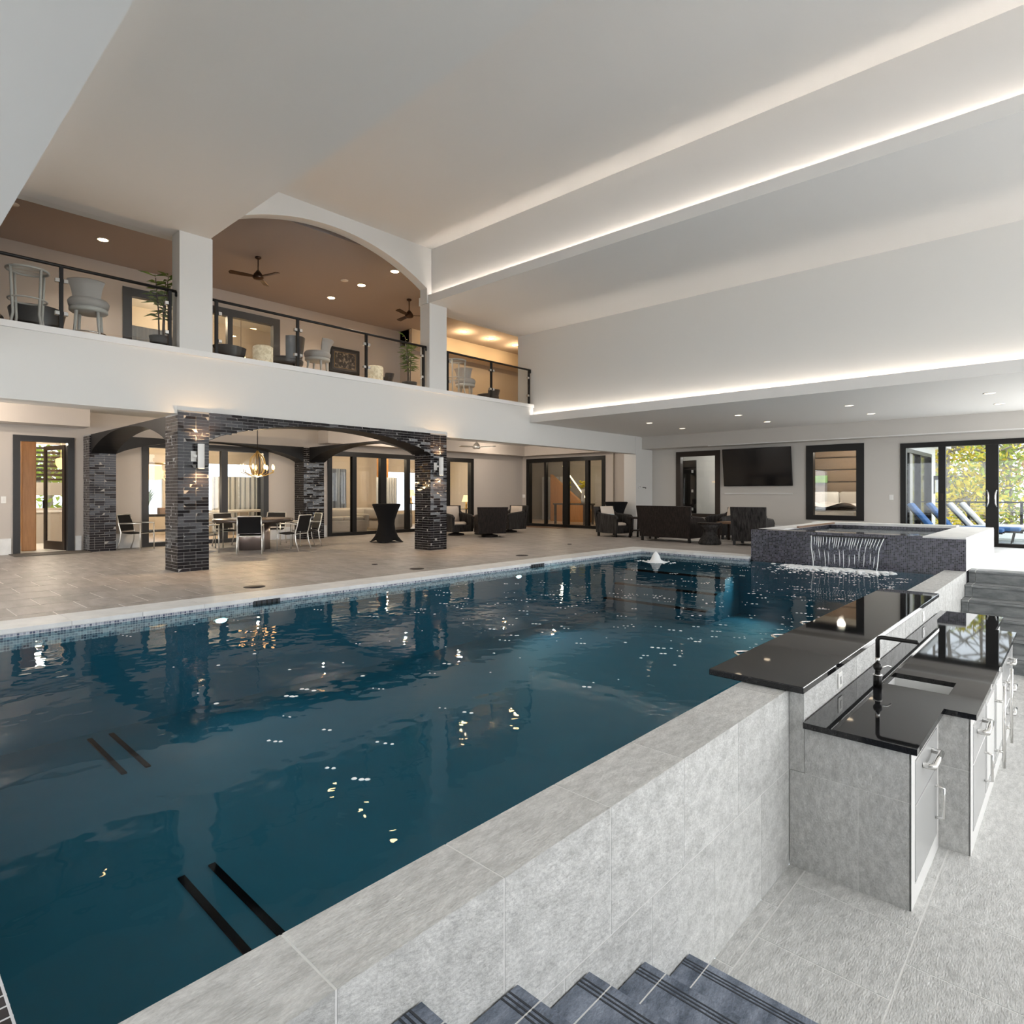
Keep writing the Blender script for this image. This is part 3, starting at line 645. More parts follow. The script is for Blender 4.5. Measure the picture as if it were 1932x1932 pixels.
# ================================================================== doors and windows
def opening(name, label, axis, pos, a0, a1, z0, z1, fw, m, mull=(), depth=.16, proud=.03, pane='glass', sign=1, sill=True, casing=0):
    """frame around an opening; axis 'x': plane x=pos facing +x; 'y': plane y=pos facing -y. mull = [(position, width)]"""
    t = bpy.data.objects.new(name, None); C.objects.link(t); t['kind'] = 'structure'; t['label'] = label; t.empty_display_size = .1
    t.location = (pos, (a0 + a1) / 2, z0) if axis == 'x' else ((a0 + a1) / 2, pos, z0)
    o = Vector(t.location)
    def bx(mb, aa, ab, za, zb, d0, d1):
        if axis == 'x': mb.box(pos + d0 - o.x, pos + d1 - o.x, aa - o.y, ab - o.y, za - o.z, zb - o.z)
        else: mb.box(aa - o.x, ab - o.x, pos - d1 - o.y, pos - d0 - o.y, za - o.z, zb - o.z)
        return mb
    bx(MB(), a0, a0 + fw, z0, z1, -depth, proud).build('side_frame', m, t)
    bx(MB(), a1 - fw, a1, z0, z1, -depth, proud).build('side_frame', m, t)
    bx(MB(), a0 + fw, a1 - fw, z1 - fw, z1, -depth, proud).build('head_frame', m, t)
    if sill: bx(MB(), a0 + fw, a1 - fw, z0, z0 + fw * .7, -depth, proud).build('sill_frame', m, t)
    edges = [a0 + fw]
    for (p, w) in mull:
        bx(MB(), p - w / 2, p + w / 2, z0 + (fw * .7 if sill else 0), z1 - fw, -depth * .8, proud * .4).build('mullion', m, t); edges += [p - w / 2, p + w / 2]
    edges.append(a1 - fw)
    if pane:
        for i in range(0, len(edges), 2):
            bx(MB(), edges[i], edges[i + 1], z0 + fw * .7, z1 - fw, -depth * .55, -depth * .5).build('pane', pane, t)
    return t
d1 = opening('door_1', 'open glazed door in a dark frame at the left end of the back wall', 'x', XB, 2.58, 3.72, 0, 2.67, .13, 'grey_frame', pane=None, sill=False)
lf = bpy.data.objects.new('door_leaf', None); C.objects.link(lf); lf.parent = d1
lf.location = (-.12, .42, 0); lf.rotation_euler = (0, 0, math.atan2(-.23, -.9))
MB().box(0, .10, -.02, .02, .02, 2.5).build('stile', 'brown_frame', lf); MB().box(.84, .94, -.02, .02, .02, 2.5).build('stile', 'brown_frame', lf)
MB().box(.1, .84, -.02, .02, .02, .22).build('bottom_rail', 'brown_frame', lf); MB().box(.1, .84, -.02, .02, 2.4, 2.5).build('top_rail', 'brown_frame', lf)
MB().box(.1, .84, -.004, .004, .22, 2.4).build('pane', 'glass', lf); MB().box(.86, .9, .02, .06, 1.0, 1.2).build('lever', 'black_metal', lf)
lf.name = 'door_leaf'
opening('door_2', 'wide dark framed glass door behind the dining table', 'x', XB, 5.15, 8.45, 0, 2.68, .15, 'grey_frame', [(6.2, .1), (7.2, .17)])
opening('door_3', 'long dark framed glass sliding door behind the black cocktail table', 'x', XB, 10.38, 16.72, 0, 2.71, .15, 'bronze_frame', [(11.36, .16), (12.5, .24), (13.55, .16), (14.55, .16), (15.42, .18)])
opening('door_4', 'four panel dark framed sliding door in the end wall', 'y', 19.6, -17.26, -13.29, 0, 2.8, .16, 'bronze_frame', [(-16.25, .09), (-15.2, .26), (-14.15, .16)])
opening('window_1', 'brown framed interior window left of the television', 'y', 19.9, -10.52, -8.92, .55, 2.81, .17, 'brown_frame')
opening('window_2', 'dark framed bedroom window right of the television', 'y', 19.9, -6.2, -4.63, .57, 2.81, .2, 'bronze_frame')
d5 = opening('door_5', 'dark framed sliding glass door to the outdoor terrace', 'y', 19.9, -3.73, 6.6, .0, 2.74, .13, 'bronze_frame', [(-2.78, .16), (-1.72, .26), (.4, .16), (2.4, .26), (4.5, .16)])
for s in (-1, 1):
    h = MB().tube([(-1.72 + s * .09 - d5.location.x, -.05 + .0, 1.02), (-1.72 + s * .09 - d5.location.x - s * .02, -.085, 1.15), (-1.72 + s * .09 - d5.location.x - s * .02, -.085, 1.32), (-1.72 + s * .09 - d5.location.x, -.05, 1.45)], .022, 8)
    h.build('door_pull', 'chrome', d5)
MB().box(-2.78 - d5.location.x - .03, -2.78 - d5.location.x + .03, -.06, -.02, 1.18, 1.36).build('latch_plate', 'brown_frame', d5)
tag(MB().box(-17.45, -16.75, 2.5, 3.9, 0, .02).build('doormat', 'room_dark'), 'dark flat doormat at the open door', 'doormat')
tag(MB().box(-16.9, -15.0, 18.85, 19.45, 0, .02).build('doormat', 'wood_brown'), 'brown doormat below the four panel sliding door', 'doormat')
# upstairs lounge door
opening('door_6', 'wide dark framed glass door at the back of the balcony lounge', 'x', XB, 4.72, 8.8, 3.87, 6.5, .2, 'grey_frame', [(6.05, .14), (7.35, .14)])
# ================================================================== rooms behind the glass
def room(x0, x1, y0, y1, z0, z1, wallm, floorm, skip='', ceil='room_white'):
    t = .1
    if 'w' not in skip: sbox('wall_room', wallm, x0 - t, x0, y0, y1, z0, z1)
    if 'e' not in skip: sbox('wall_room', wallm, x1, x1 + t, y0, y1, z0, z1)
    if 's' not in skip: sbox('wall_room', wallm, x0, x1, y0 - t, y0, z0, z1)
    if 'n' not in skip: sbox('wall_room', wallm, x0, x1, y1, y1 + t, z0, z1)
    sbox('floor', floorm, x0, x1, y0, y1, z0 - .1, z0)
    sbox('ceiling', ceil, x0, x1, y0, y1, z1, z1 + .08)
def bulb(name, loc, p, col=(1, .78, .5), r=.12):
    l = bpy.data.lights.new(name, 'POINT'); l.energy = p; l.color = col; l.shadow_soft_size = r
    o = bpy.data.objects.new(name, l); C.objects.link(o); o.location = loc; return o
WARM = (1, .78, .52)
# kitchen
room(-21.6, -17.65, .6, 5.1, 0, 3.0, 'room_warm', 'room_white', 'we')
wall_x('wall_room', -21.6, .1, .6, 5.1, 0, 3.0, [(2.6, 4.9, .95, 2.75)], 'room_warm')
kb = thing('window_blind', 'dark slatted blind across the kitchen window', 'blind', (-21.55, 3.75, 1.67))
for k in range(8): MB().box(-.03, .03, -1.15, 1.15, .06 + k * .125, .12 + k * .125).build('slat', 'brown_frame', kb)
MB().box(-.03, .03, -1.15, 1.15, -.36, 0).build('valance', 'room_grey', kb)
kc = thing('kitchen_counter', 'pale kitchen counter under the blind', 'counter', (-21.2, 3.7, 0))
MB().box(-.35, .3, -1.3, 1.3, 0, .84).build('cabinet', 'sofa', kc); MB().box(-.38, .33, -1.32, 1.32, .84, .88).build('worktop', 'room_white', kc)
tag(MB().bbox(-18.6, -18.3, 2.86, 3.14, 0, 2.6, .02).build('wood_pillar', 'orange_wood'), 'orange wooden pillar just inside the open door', 'pillar')
tag(MB().lathe([(.03, 0), (.07, .02), (.12, .12), (.13, .2), (.1, .28), (.03, .3)], (-20.2, 4.0, 2.02), 14).tube([(-20.2, 4.0, 2.32), (-20.2, 4.0, 3.0)], .008, 5).build('pendant_lamp', 'crystal_glow'), 'warm glowing pendant lamp seen through the open door', 'lamp')
bulb('kitchen_light', (-19.6, 3.4, 2.7), 190, (1, .85, .66)); 
# dining room behind door_2
room(-22.4, -17.65, 5.2, 10.35, 0, 3.0, 'room_warm', 'floor_warm', 'we')
wall_x('wall_room', -22.4, .1, 5.2, 10.35, 0, 3.0, [(5.9, 7.2, .6, 2.3), (8.5, 10.2, .7, 2.4)], 'room_warm')
dc = thing('crystal_chandelier', 'glowing gold crystal drum chandelier behind the nearest column', 'chandelier', (-19.6, 5.95, 1.75))
cr_ = MB(); rng = random.Random(2)
for k in range(150):
    a = rng.uniform(0, 2 * PI); z = rng.uniform(-.02, .42); r = .42
    cr_.lathe([(.002, -.03), (.016, 0), (.002, .03)], (r * math.cos(a), r * math.sin(a), z), 5)
cr_.build('crystals', 'crystal_glow', dc)['kind'] = 'stuff'
MB().lathe([(.42, .44), (.42, .48)], n=24).build('top_ring', 'gilt', dc); MB().lathe([(.3, .0), (.36, .2), (.3, .4)], n=20).build('diffuser', 'crystal_glow', dc); MB().tube([(0, 0, .45), (0, 0, 1.25)], .012, 6).build('stem', 'gilt', dc)
cs = thing('console_table', 'dark console table behind the single chair by the wall', 'table', (-19.0, 5.75, 0))
MB().box(-.3, .3, -.5, .7, .72, .78).build('table_top', 'room_dark', cs)
for sx in (-.25, .25):
    for sy in (-.45, .65): MB().box(sx - .03, sx + .03, sy - .03, sy + .03, 0, .72).build('leg', 'room_dark', cs)
MB().box(-.28, .28, -.48, .68, .3, .34).build('shelf', 'room_dark', cs)
pl = thing('potted_plant', 'bright green leafy plant on the dark console table', 'plant', (-19.0, 5.7, .78))
MB().lathe([(.08, 0), (.11, .12), (.1, .2)], n=14).build('pot', 'glass', pl)
lv = MB()
for k in range(13):
    a = k * 2.4; ln = rng.uniform(.45, .8); w = .035
    def lf_(u, v, a=a, ln=ln): 
        d = Vector((math.cos(a), math.sin(a), 0)); n_ = Vector((-d.y, d.x, 0))
        return d * (.05 + .28 * u * u) + Vector((0, 0, .15 + ln * u * (1 - .25 * u))) + n_ * (v - .5) * 2 * w * math.sin(PI * min(.98, u + .04))
    lv.grid(lf_, 6, 2)
lv.build('leaves', 'bright_leaf', pl)
tag(MB().bbox(-19.1, -18.9, 6.0, 6.2, .78, .96, .01).build('candle_box', 'orange_wood'), 'small orange box on the console table', 'box')
mr_ = thing('round_mirror', 'round gold framed mirror behind the first column', 'mirror', (-22.395, 8.0, 1.55))
T = Matrix.Rotation(PI / 2, 4, 'Y')
MB().lathe([(.42, 0), (.42, .03), (.33, .04), (.33, 0)], n=28, T=T, cap=False).build('frame', 'gilt', mr_); MB().lathe([(.33, .015), (.33, .02)], n=28, T=T).build('glass', 'chrome', mr_)
def curtain(label, x, y0, y1, z0, z1, m, amp=.05, n=9):
    def f(u, v): return Vector((x + amp * math.sin(u * n * 2 * PI), y0 + (y1 - y0) * u, z0 + (z1 - z0) * v))
    return tag(MB().grid(f, n * 8, 1).build('curtain', m), label, 'curtain')
curtain('pale full length curtain in the dining room window', -22.2, 8.7, 10.3, 0.01, 1.95, 'curtain')
tag(MB().box(-21.6, -20.4, 8.3, 10.2, .74, .8).box(-21.1, -20.9, 9.1, 9.4, 0, .74).build('white_table', 'room_white'), 'white table in front of the pale curtain', 'table')
bulb('dining_room_light', (-20.2, 7.6, 2.6), 170, WARM); bulb('dining_room_light', (-19.6, 5.95, 1.5), 30, WARM)
# living room behind door_3
room(-22.4, -17.65, 10.45, 19.5, 0, 3.0, 'room_warm', 'floor_warm', 'we')
wall_x('wall_room', -22.4, .1, 10.45, 19.5, 0, 3.0, [(11.5, 12.6, .5, 2.5), (16.0, 18.6, .6, 2.3)], 'room_warm')
curtain('grey blue satin curtain in the living room', -22.0, 12.7, 13.9, .01, 2.35, 'curtain_blue')
curtain('pale curtain at the left of the living room', -21.9, 11.2, 11.8, .01, 2.3, 'curtain')
def sofa(label, loc, rz, w=1.9):
    t = thing('sofa', label, 'sofa', loc, rz, 'living room sofas')
    MB().bbox(-w / 2, w / 2, -.45, .4, 0, .42, .05).build('base', 'sofa', t); MB().bbox(-w / 2, w / 2, .25, .5, .4, .8, .08).build('backrest', 'sofa', t)
    for s in (-1, 1): MB().bbox(s * w / 2 - .1, s * w / 2 + .1, -.45, .48, .1, .62, .06).build('arm', 'sofa', t)
    for s in (-1, 1): MB().bbox(min(0, s * (w / 2 - .12)), max(0, s * (w / 2 - .12)), -.42, .26, .4, .54, .05).build('seat_cushion', 'sofa', t)
    return t
sofa('grey sofa behind the left panes of the long sliding door', (-19.4, 11.9, 0), PI / 2)
sofa('grey sofa behind the black cocktail table', (-19.2, 13.9, 0), PI, 1.7)
sofa('brown grey sofa deep in the living room', (-21.4, 13.6, 0), -PI / 2, 2.2)
ct = thing('coffee_table', 'dark round coffee table in the living room', 'table', (-20.5, 12.1, 0)); MB().lathe([(.4, .36), (.4, .4)], n=20).build('table_top', 'room_dark', ct); MB().lathe([(.3, 0), (.25, .36)], n=16).build('base', 'room_dark', ct)
pc = MB().box(-20.9, -20.6, 14.6, 14.95, 0, 3.0).build('lit_pillar', 'orange_wood'); tag(pc, 'warm lit wooden pillar inside the living room', 'pillar')
curtain('pale sheer curtain around the warm pillar', -20.5, 14.3, 15.3, .01, 2.0, 'curtain')
def table_lamp(label, loc):
    t = thing('table_lamp', label, 'lamp', loc, 0)
    MB().lathe([(.09, 0), (.09, .02), (.03, .05), (.05, .15), (.02, .3)], n=12).build('base', 'gilt', t); MB().lathe([(.19, .3), (.11, .58)], n=16, cap=False).build('shade', 'crystal_glow', t)
    tb = thing('side_table', label.replace('lamp', 'side table under the lamp'), 'table', (loc[0], loc[1], 0)); MB().lathe([(.25, loc[2] - .03), (.25, loc[2])], n=16).build('table_top', 'room_dark', tb); MB().lathe([(.04, 0), (.03, loc[2] - .03)], n=10).build('stem', 'room_dark', tb)
table_lamp('warm shaded table lamp left of the right front column', (-20.6, 16.1, .95))
table_lamp('warm shaded table lamp seen right of the right front column', (-19.6, 18.3, .7))
art = thing('wall_art', 'yellow abstract painting seen right of the right front column', 'painting', (-22.28, 18.9, 1.9)); MB().box(0, .03, -.55, .45, -.45, .55).build('frame', 'gilt', art); MB().box(.03, .035, -.5, .4, -.4, .5).build('canvas', 'leaf_yellow', art)
for y in (11.6, 14.2, 17.4): bulb('living_room_light', (-19.8, y, 2.75), 85, WARM)
# stair hall behind door_4
room(-22.5, -12.9, 19.76, 25, 0, 3.2, 'room_grey', 'floor_warm', 's')
tag(MB().tube([(-18.6, 23.78, 2.7), (-17.2, 23.78, 1.1)], .03, 6).build('stair_light', 'stair_led'), 'glowing slanted handrail light behind the four panel door', 'strip light')
tag(MB().prism([(-19.4, 0), (-19.4, 2.3), (-17.0, .55), (-17.0, 0)], 'y', 23.8, 24.0).build('stair_wall', 'orange_wood'), 'warm brown stair panel behind the four panel door', 'stair panel')
ht = thing('hall_table', 'dark console table in the stair hall', 'table', (-16.6, 22.0, 0)); MB().box(-.9, .9, -.35, .35, .86, .92).build('table_top', 'room_dark', ht)
for sx in (-.8, .8):
    for sy in (-.3, .3): MB().box(sx - .04, sx + .04, sy - .04, sy + .04, 0, .86).build('leg', 'room_dark', ht)
for k, (x, l) in enumerate(((-16.9, 'left vase of yellow flowers behind the four panel door'), (-16.1, 'right vase of yellow flowers behind the four panel door'))):
    v = thing('flower_vase', l, 'vase', (x, 22.0, .92), 0, 'flower vases'); MB().lathe([(.06, 0), (.09, .1), (.06, .5), (.08, .62)], n=12).build('vase', 'room_white', v)
    fl = MB()
    for q in range(26):
        a = rng.uniform(0, 2 * PI); r = rng.uniform(0, .2); fl.ball((r * math.cos(a), r * math.sin(a), .68 + rng.uniform(0, .28)), rng.uniform(.03, .06), 6, 4)
    fl.build('blooms', 'leaf_yellow', v)
curtain_h = tag(MB().grid(lambda u, v: Vector((-20.6 + 1.6 * u, 24.6 + .05 * math.sin(u * 40), .01 + 2.2 * v)), 60, 1).build('curtain', 'curtain'), 'pale curtain at the back of the stair hall', 'curtain')
bulb('hall_light', (-17.2, 22.0, 2.9), 55, WARM); bulb('hall_light', (-14.6, 21.6, 2.9), 30, WARM)
# white room behind window_1 and bedroom behind window_2
room(-12.8, -7.7, 20.06, 23.2, 0, 3.2, 'room_white', 'room_white', 's')
dl = thing('dark_door', 'dark door with three pale hinges standing open behind the left window', 'door', (-10.7, 20.9, 0), -.35)
MB().box(-.2, .55, -.02, .03, 0, 2.55).build('leaf', 'bronze_frame', dl)
for z in (.75, 1.4, 2.1): MB().box(.36, .44, -.035, -.02, z, z + .1).build('hinge', 'room_white', dl)
tag(MB().box(-9.72, -9.62, 23.17, 23.2, 1.25, 1.45).build('wall_keypad', 'room_dark'), 'small dark keypad on the white room wall', 'keypad')
bulb('white_room_light', (-9.6, 21.4, 2.9), 75, (1, .95, .88))
room(-7.6, -4.15, 20.06, 23.4, 0, 3.2, 'room_grey', 'floor_warm', 's')
hb = thing('headboard', 'tall brown upholstered headboard of horizontal panels behind the right window', 'headboard', (-6.2, 23.3, 0))
for k in range(6): MB().bbox(-1.4, 1.4, -.14, 0, .5 + k * .42, .9 + k * .42, .04).build('panel', 'headboard', hb)
bd = thing('bed', 'bed with rumpled white and pink linen behind the right window', 'bed', (-6.2, 22.2, 0))
MB().bbox(-.95, .95, -.85, .95, 0, .82, .06).build('mattress', 'room_white', bd)
def bed_f(u, v): return Vector((-1.0 + 2 * u, -.9 + 1.5 * v, .93 + .10 * math.sin(9 * u + 5 * v) * math.sin(7 * v + 2 * u) + .08 * math.sin(3 * u)))
MB().grid(bed_f, 24, 18).build('duvet', 'bedding', bd)
for k, (x, m_) in enumerate(((-.6, 'bedding'), (-.15, 'room_white'), (.45, 'sofa'))): MB().bbox(x - .3, x + .3, .5, .78, .85, 1.42, .09).build('pillow', m_, bd)
tag(MB().bbox(-7.0, -6.5, 23.0, 23.16, 1.72, 1.98, .03).build('green_cushion', 'bright_leaf'), 'small lime green cushion on the headboard', 'cushion')
bulb('bedroom_light', (-5.6, 21.3, 2.9), 110, (1, .88, .72))
# upstairs room behind door_6
room(-21.0, -17.65, 3.6, 10.6, 3.87, 7.0, 'room_warm', 'floor_warm', 'e')
for k, y in enumerate((7.1, 8.4)):
    t = thing('pendant_lamp', ('left' if k == 0 else 'right') + ' small warm dome pendant behind the balcony glass door', 'lamp', (-19.2, y, 5.55), 0, 'upstairs pendants')
    MB().lathe([(.14, 0), (.12, .05), (.02, .1)], n=14).build('shade', 'can_warm', t); MB().tube([(0, 0, .1), (0, 0, 1.45)], .006, 5).build('cord', 'black_metal', t)
rb = thing('roller_blind', 'pale pleated blind behind the left pane of the balcony door', 'blind', (-18.0, 5.3, 3.9))
for k in range(6): MB().bbox(-.03, .03, -.5, .7, k * .3, k * .3 + .29, .01).build('fold', 'curtain', rb)
bulb('upstairs_light', (-19.4, 6.8, 6.6), 120, WARM)
# ================================================================== switches on the walls
def plate(label, loc, axis='y', w=.07, h=.12, m='plastic_white'):
    t = thing('switch_plate', label, 'switch', loc)
    if axis == 'y': MB().bbox(-w / 2, w / 2, -.012, 0, -h / 2, h / 2, .004).build('plate', m, t); MB().box(-w * .2, w * .2, -.018, -.012, -h * .25, h * .25).build('rocker', 'trim_white', t)
    else: MB().bbox(0, .012, -w / 2, w / 2, -h / 2, h / 2, .004).build('plate', m, t); MB().box(.012, .018, -w * .2, w * .2, -h * .25, h * .25).build('rocker', 'trim_white', t)
plate('white switch plate between bedroom window and terrace door', (-3.95, 19.9, 1.25), 'y', .1, .15)
plate('white switch plate left of the open door', (XB, 2.42, 1.22), 'x', .09, .15)
plate('pale double switch plate beside the four panel sliding door', (-17.42, 19.6, 1.25), 'y', .14, .13)
th = thing('thermostat', 'small round white thermostat on the corner pier', 'thermostat', (XF, 19.0, 1.6)); MB().lathe([(.07, 0), (.07, .02), (.05, .03)], n=16, T=Matrix.Rotation(PI / 2, 4, 'Y')).build('dial', 'plastic_white', th); MB().box(.02, .034, -.01, .01, -.03, .03).build('pointer', 'black_metal', th)
hk = thing('wall_hook', 'small black hook on the corner pier beside the thermostat', 'hook', (XF, 19.3, 1.57)); MB().tube([(0, -.06, 0), (.05, -.06, 0), (.05, .06, 0), (.03, .08, -.04)], .012, 6).build('hook_bar', 'black_metal', hk)
# ================================================================== dining set under the pavilion
dt = thing('dining_table', 'round dark top dining table on a steel drum base', 'table', (-14.95, 6.85, 0))
MB().lathe([(.90, .67), (.92, .68), (.92, .74), (.90, .75)], n=40).build('table_top', 'table_top', dt); MB().lathe([(.38, 0), (.38, .67)], n=32).build('drum_base', 'steel', dt)
def dining_chair():
    t = thing('dining_chair', '', 'chair', (0, 0, 0), 0, 'black sling chairs of the dining pavilion')
    # faces +y (front); back at -y
    for s in (-1, 1):
        MB().tube([(s * .26, -.34, 0), (s * .26, -.26, .22), (s * .255, -.24, .42), (s * .25, -.30, .62), (s * .245, -.345, .84)], .014, 7).build('rear_leg', 'silver_tube', t)
        MB().tube([(s * .27, .24, 0), (s * .27, .235, .63)], .014, 7).build('front_leg', 'silver_tube', t)
        MB().tube([(s * .27, .25, .64), (s * .27, .1, .645), (s * .262, -.28, .635)], .017, 7).build('arm_rest', 'silver_tube', t)
    MB().tube([(-.245, -.345, .845), (.245, -.345, .845)], .013, 7).build('top_bar', 'silver_tube', t)
    MB().tube([(-.255, -.235, .40), (.255, -.235, .40)], .012, 6).tube([(-.27, .23, .40), (.27, .23, .40)], .012, 6).build('cross_bar', 'silver_tube', t)
    MB().grid(lambda u, v: Vector((-.24 + .48 * u, -.24 + .48 * v, .425 - .03 * math.sin(PI * v))), 4, 6).grid(lambda u, v: Vector((-.24 + .48 * u, -.24 + .48 * v, .412 - .03 * math.sin(PI * v))), 4, 6).build('seat_sling', 'black_sling', t)
    MB().grid(lambda u, v: Vector((-.24 + .48 * u, -.245 - .11 * v + .02 * math.sin(PI * v), .46 + .37 * v)), 4, 6).grid(lambda u, v: Vector((-.24 + .48 * u, -.257 - .11 * v + .02 * math.sin(PI * v), .46 + .37 * v)), 4, 6).build('back_sling', 'black_sling', t)
    return t
ch0 = dining_chair()
spots = [((-13.98, 6.33), 'black sling chair with its back to the pool, in front of the drum base'),
         ((-13.98, 7.36), 'black sling chair right of the drum base, nearest the cocktail table'),
         ((-14.75, 8.12), 'black sling chair behind the right hand one, partly hidden'),
         ((-16.0, 7.85), 'black sling chair at the far right of the table, before the back brick column'),
         ((-16.15, 6.75), 'black sling chair on the far side of the table, under the pale curtain'),
         ((-14.85, 5.62), 'black sling chair left of the table, cut off by the nearest column'),
         ((-15.85, 5.95), 'black sling chair at the far left of the table')]
for i, ((x, y), lab) in enumerate(spots):
    d = Vector((-14.95 - x, 6.85 - y)); rz = math.atan2(d.y, d.x) - PI / 2
    if i == 0: ch0.location = (x, y, 0); ch0.rotation_euler = (0, 0, rz); ch0['label'] = lab
    else: copy_tree(ch0, (x, y, 0), rz, lab)
copy_tree(ch0, (-16.9, 4.88, 0), -.85, 'single black sling chair against the back wall, left of the nearest column')
ch = thing('chandelier', 'gold branch chandelier with glowing candle bulbs over the dining table', 'chandelier', (-14.85, 6.9, 1.96))
bk_ = MB()
for k in range(12):
    a = 2 * PI * k / 12; bk_.tube([(r * math.cos(a), r * math.sin(a), z) for r, z in ((.02, -.2), (.13, -.1), (.19, .08), (.16, .26), (.05, .38), (.01, .45))], .007, 5)
bk_.build('wire_basket', 'gilt', ch)
MB().tube([(0, 0, .4), (0, 0, 1.34)], .012, 6).build('stem', 'black_metal', ch)
for k in range(9):
    a = 2 * PI * k / 9; r = .38; p = Vector((r * math.cos(a), r * math.sin(a), 0))
    arm = MB().tube([(0, 0, -.18), p * .5 + Vector((0, 0, -.16)), p + Vector((0, 0, -.08)), p + Vector((0, 0, -.02))], .009, 6).build('arm', 'gilt', ch)
    MB().lathe([(.012, -.02), (.03, .02), (.03, .06), (.008, .11)], p, 8).build('bulb', 'bulb_warm', arm)
bulb('chandelier_light', (-14.85, 6.9, 1.66), 70, (1, .74, .42), .03)
# warm recessed lamps under the balcony
CANS = []; k = 0
for (x, y) in ((-13.2, 1.6), (-15.9, 1.8), (-13.4, 12.2), (-15.9, 12.2), (-13.4, 16.6), (-15.9, 16.8), (-14.7, 5.2), (-14.7, 8.6)):
    bulb('under_balcony_can', (x, y, 3.2), 48, (1, .85, .70), .03); CANS.append((x, y)); k += 1
# ================================================================== cocktail tables in stretch covers
def cocktail(label, loc, rz):
    t = thing('cocktail_table', label, 'table', loc, rz, 'cocktail tables in black stretch covers')
    n = 32; prof = [(.36, 1.06), (.40, 1.05), (.385, 1.02), (.30, .82), (.235, .62), (.225, .5), (.25, .35), (.33, .16), (.43, .04), (.47, 0)]
    vs = []; fs = []
    for j, (r, z) in enumerate(prof):
        for q in range(n):
            a = 2 * PI * q / n; low = max(0, (.5 - z) / .5); f = 1 - .28 * low * (1 - abs(math.cos(2 * a)) ** 1.5); zz = z + (.09 * low ** 2 * (1 - abs(math.cos(2 * a)) ** .8) if z < .2 else 0)
            vs.append((r * f * math.cos(a), r * f * math.sin(a), zz))
    for j in range(len(prof) - 1):
        for q in range(n): fs.append((j * n + q, j * n + (q + 1) % n, (j + 1) * n + (q + 1) % n, (j + 1) * n + q))
    fs.append(tuple(range(n)))
    m = MB(); m.add(vs, fs, True); m.build('stretch_cover', 'spandex', t); MB().lathe([(.38, 1.045), (.38, 1.07)], n=32).build('table_top', 'spandex', t)
    for q in range(4):
        a = q * PI / 2; MB().lathe([(.03, 0), (.03, .03)], (.44 * math.cos(a), .44 * math.sin(a), 0), 8).build('foot', 'black_metal', t)
    return t
cocktail('tall black stretch covered cocktail table before the long sliding door', (-14.35, 10.35, 0), .75)
cocktail('tall black stretch covered cocktail table behind the cushioned rattan armchair', (-11.9, 18.2, 0), .75)
# ================================================================== rattan furniture
def rattan_seat(name, label, cat, loc, rz, w=.8, d=.78, h=.96, m='rattan', swivel=False, group='dark rattan lounge seats', arm=.62, flare=.05):
    """seat facing +y, back at -y"""
    t = thing(name, label, cat, loc, rz, group)
    b0 = .12
    def back(u, v): 
        x = (-w / 2 - flare * v + (w + 2 * flare * v) * u); return Vector((x, -d / 2 - .10 * v - .04 * math.sin(PI * u) * v, b0 + (h - b0) * v))
    mb = MB().grid(back, 10, 8).grid(lambda u, v: back(u, v) + Vector((0, .07, 0)), 10, 8)
    mb.grid(lambda u, v: back(u, 1) + Vector((0, .07 * v, .012 * math.sin(PI * v))), 10, 3); mb.grid(lambda u, v: back(0, u) + Vector((0, .07 * v, 0)), 6, 1); mb.grid(lambda u, v: back(1, u) + Vector((0, .07 * v, 0)), 6, 1)
    mb.build('backrest', m, t)
    for s in (-1, 1):
        pts = [(-d / 2 - .02, b0), (d / 2, b0), (d / 2 + .02, arm - .06), (d / 2 - .06, arm), (-d / 2 + .1, arm + .06), (-d / 2 - .06, h * .8)]
        MB().prism(pts, 'x', s * w / 2 - (.09 if s > 0 else 0), s * w / 2 + (.0 if s > 0 else .09)).build('side', m, t)
        MB().tube([(s * (w / 2 - .045), -d / 2 + .02, h * .82), (s * (w / 2 - .045), -d / 2 + .14, arm + .07), (s * (w / 2 - .045), d / 2 - .06, arm + .015), (s * (w / 2 - .045), d / 2 + .03, arm - .06)], .05, 8).build('arm_roll', m, t)
    MB().box(-w / 2 + .09, w / 2 - .09, d / 2 - .06, d / 2, b0, .34).build('front_apron', m, t); MB().box(-w / 2 + .09, w / 2 - .09, -d / 2, d / 2 - .06, .26, .3).build('seat_deck', m, t)
    if swivel: MB().lathe([(.26, 0), (.26, .05), (.1, .08), (.1, .14)], n=20).build('swivel_base', 'rattan', t)
    else:
        for sx in (-1, 1):
            for sy in (-1, 1): MB().prism([(sx * (w / 2 - .05) - .03, sy * (d / 2 - .05) - .03), (sx * (w / 2 - .05) + .03, sy * (d / 2 - .05) - .03), (sx * (w / 2 - .05) + .03, sy * (d / 2 - .05) + .03), (sx * (w / 2 - .05) - .03, sy * (d / 2 - .05) + .03)], 'z', 0, b0).build('leg', 'black_metal', t)
    return t
def cushion(label, loc, rz, w, h, dth, tilt, m='cream_fabric', group=None):
    mb = MB(); T = Matrix.Rotation(tilt, 4, 'X')
    def f(sg):
        def g(u, v):
            b = (math.sin(PI * u) * math.sin(PI * v)) ** .35 if 0 < u < 1 and 0 < v < 1 else 0
            return T @ Vector(((u - .5) * w, sg * dth / 2 * b, v * h))
        return g
    mb.grid(f(1), 10, 10).grid(f(-1), 10, 10)
    o = mb.build('cushion', m); o.location = loc; o.rotation_euler = (0, 0, rz); return tag(o, label, 'cushion', group)
def dirz(dx, dy): return math.atan2(dy, dx) - PI / 2
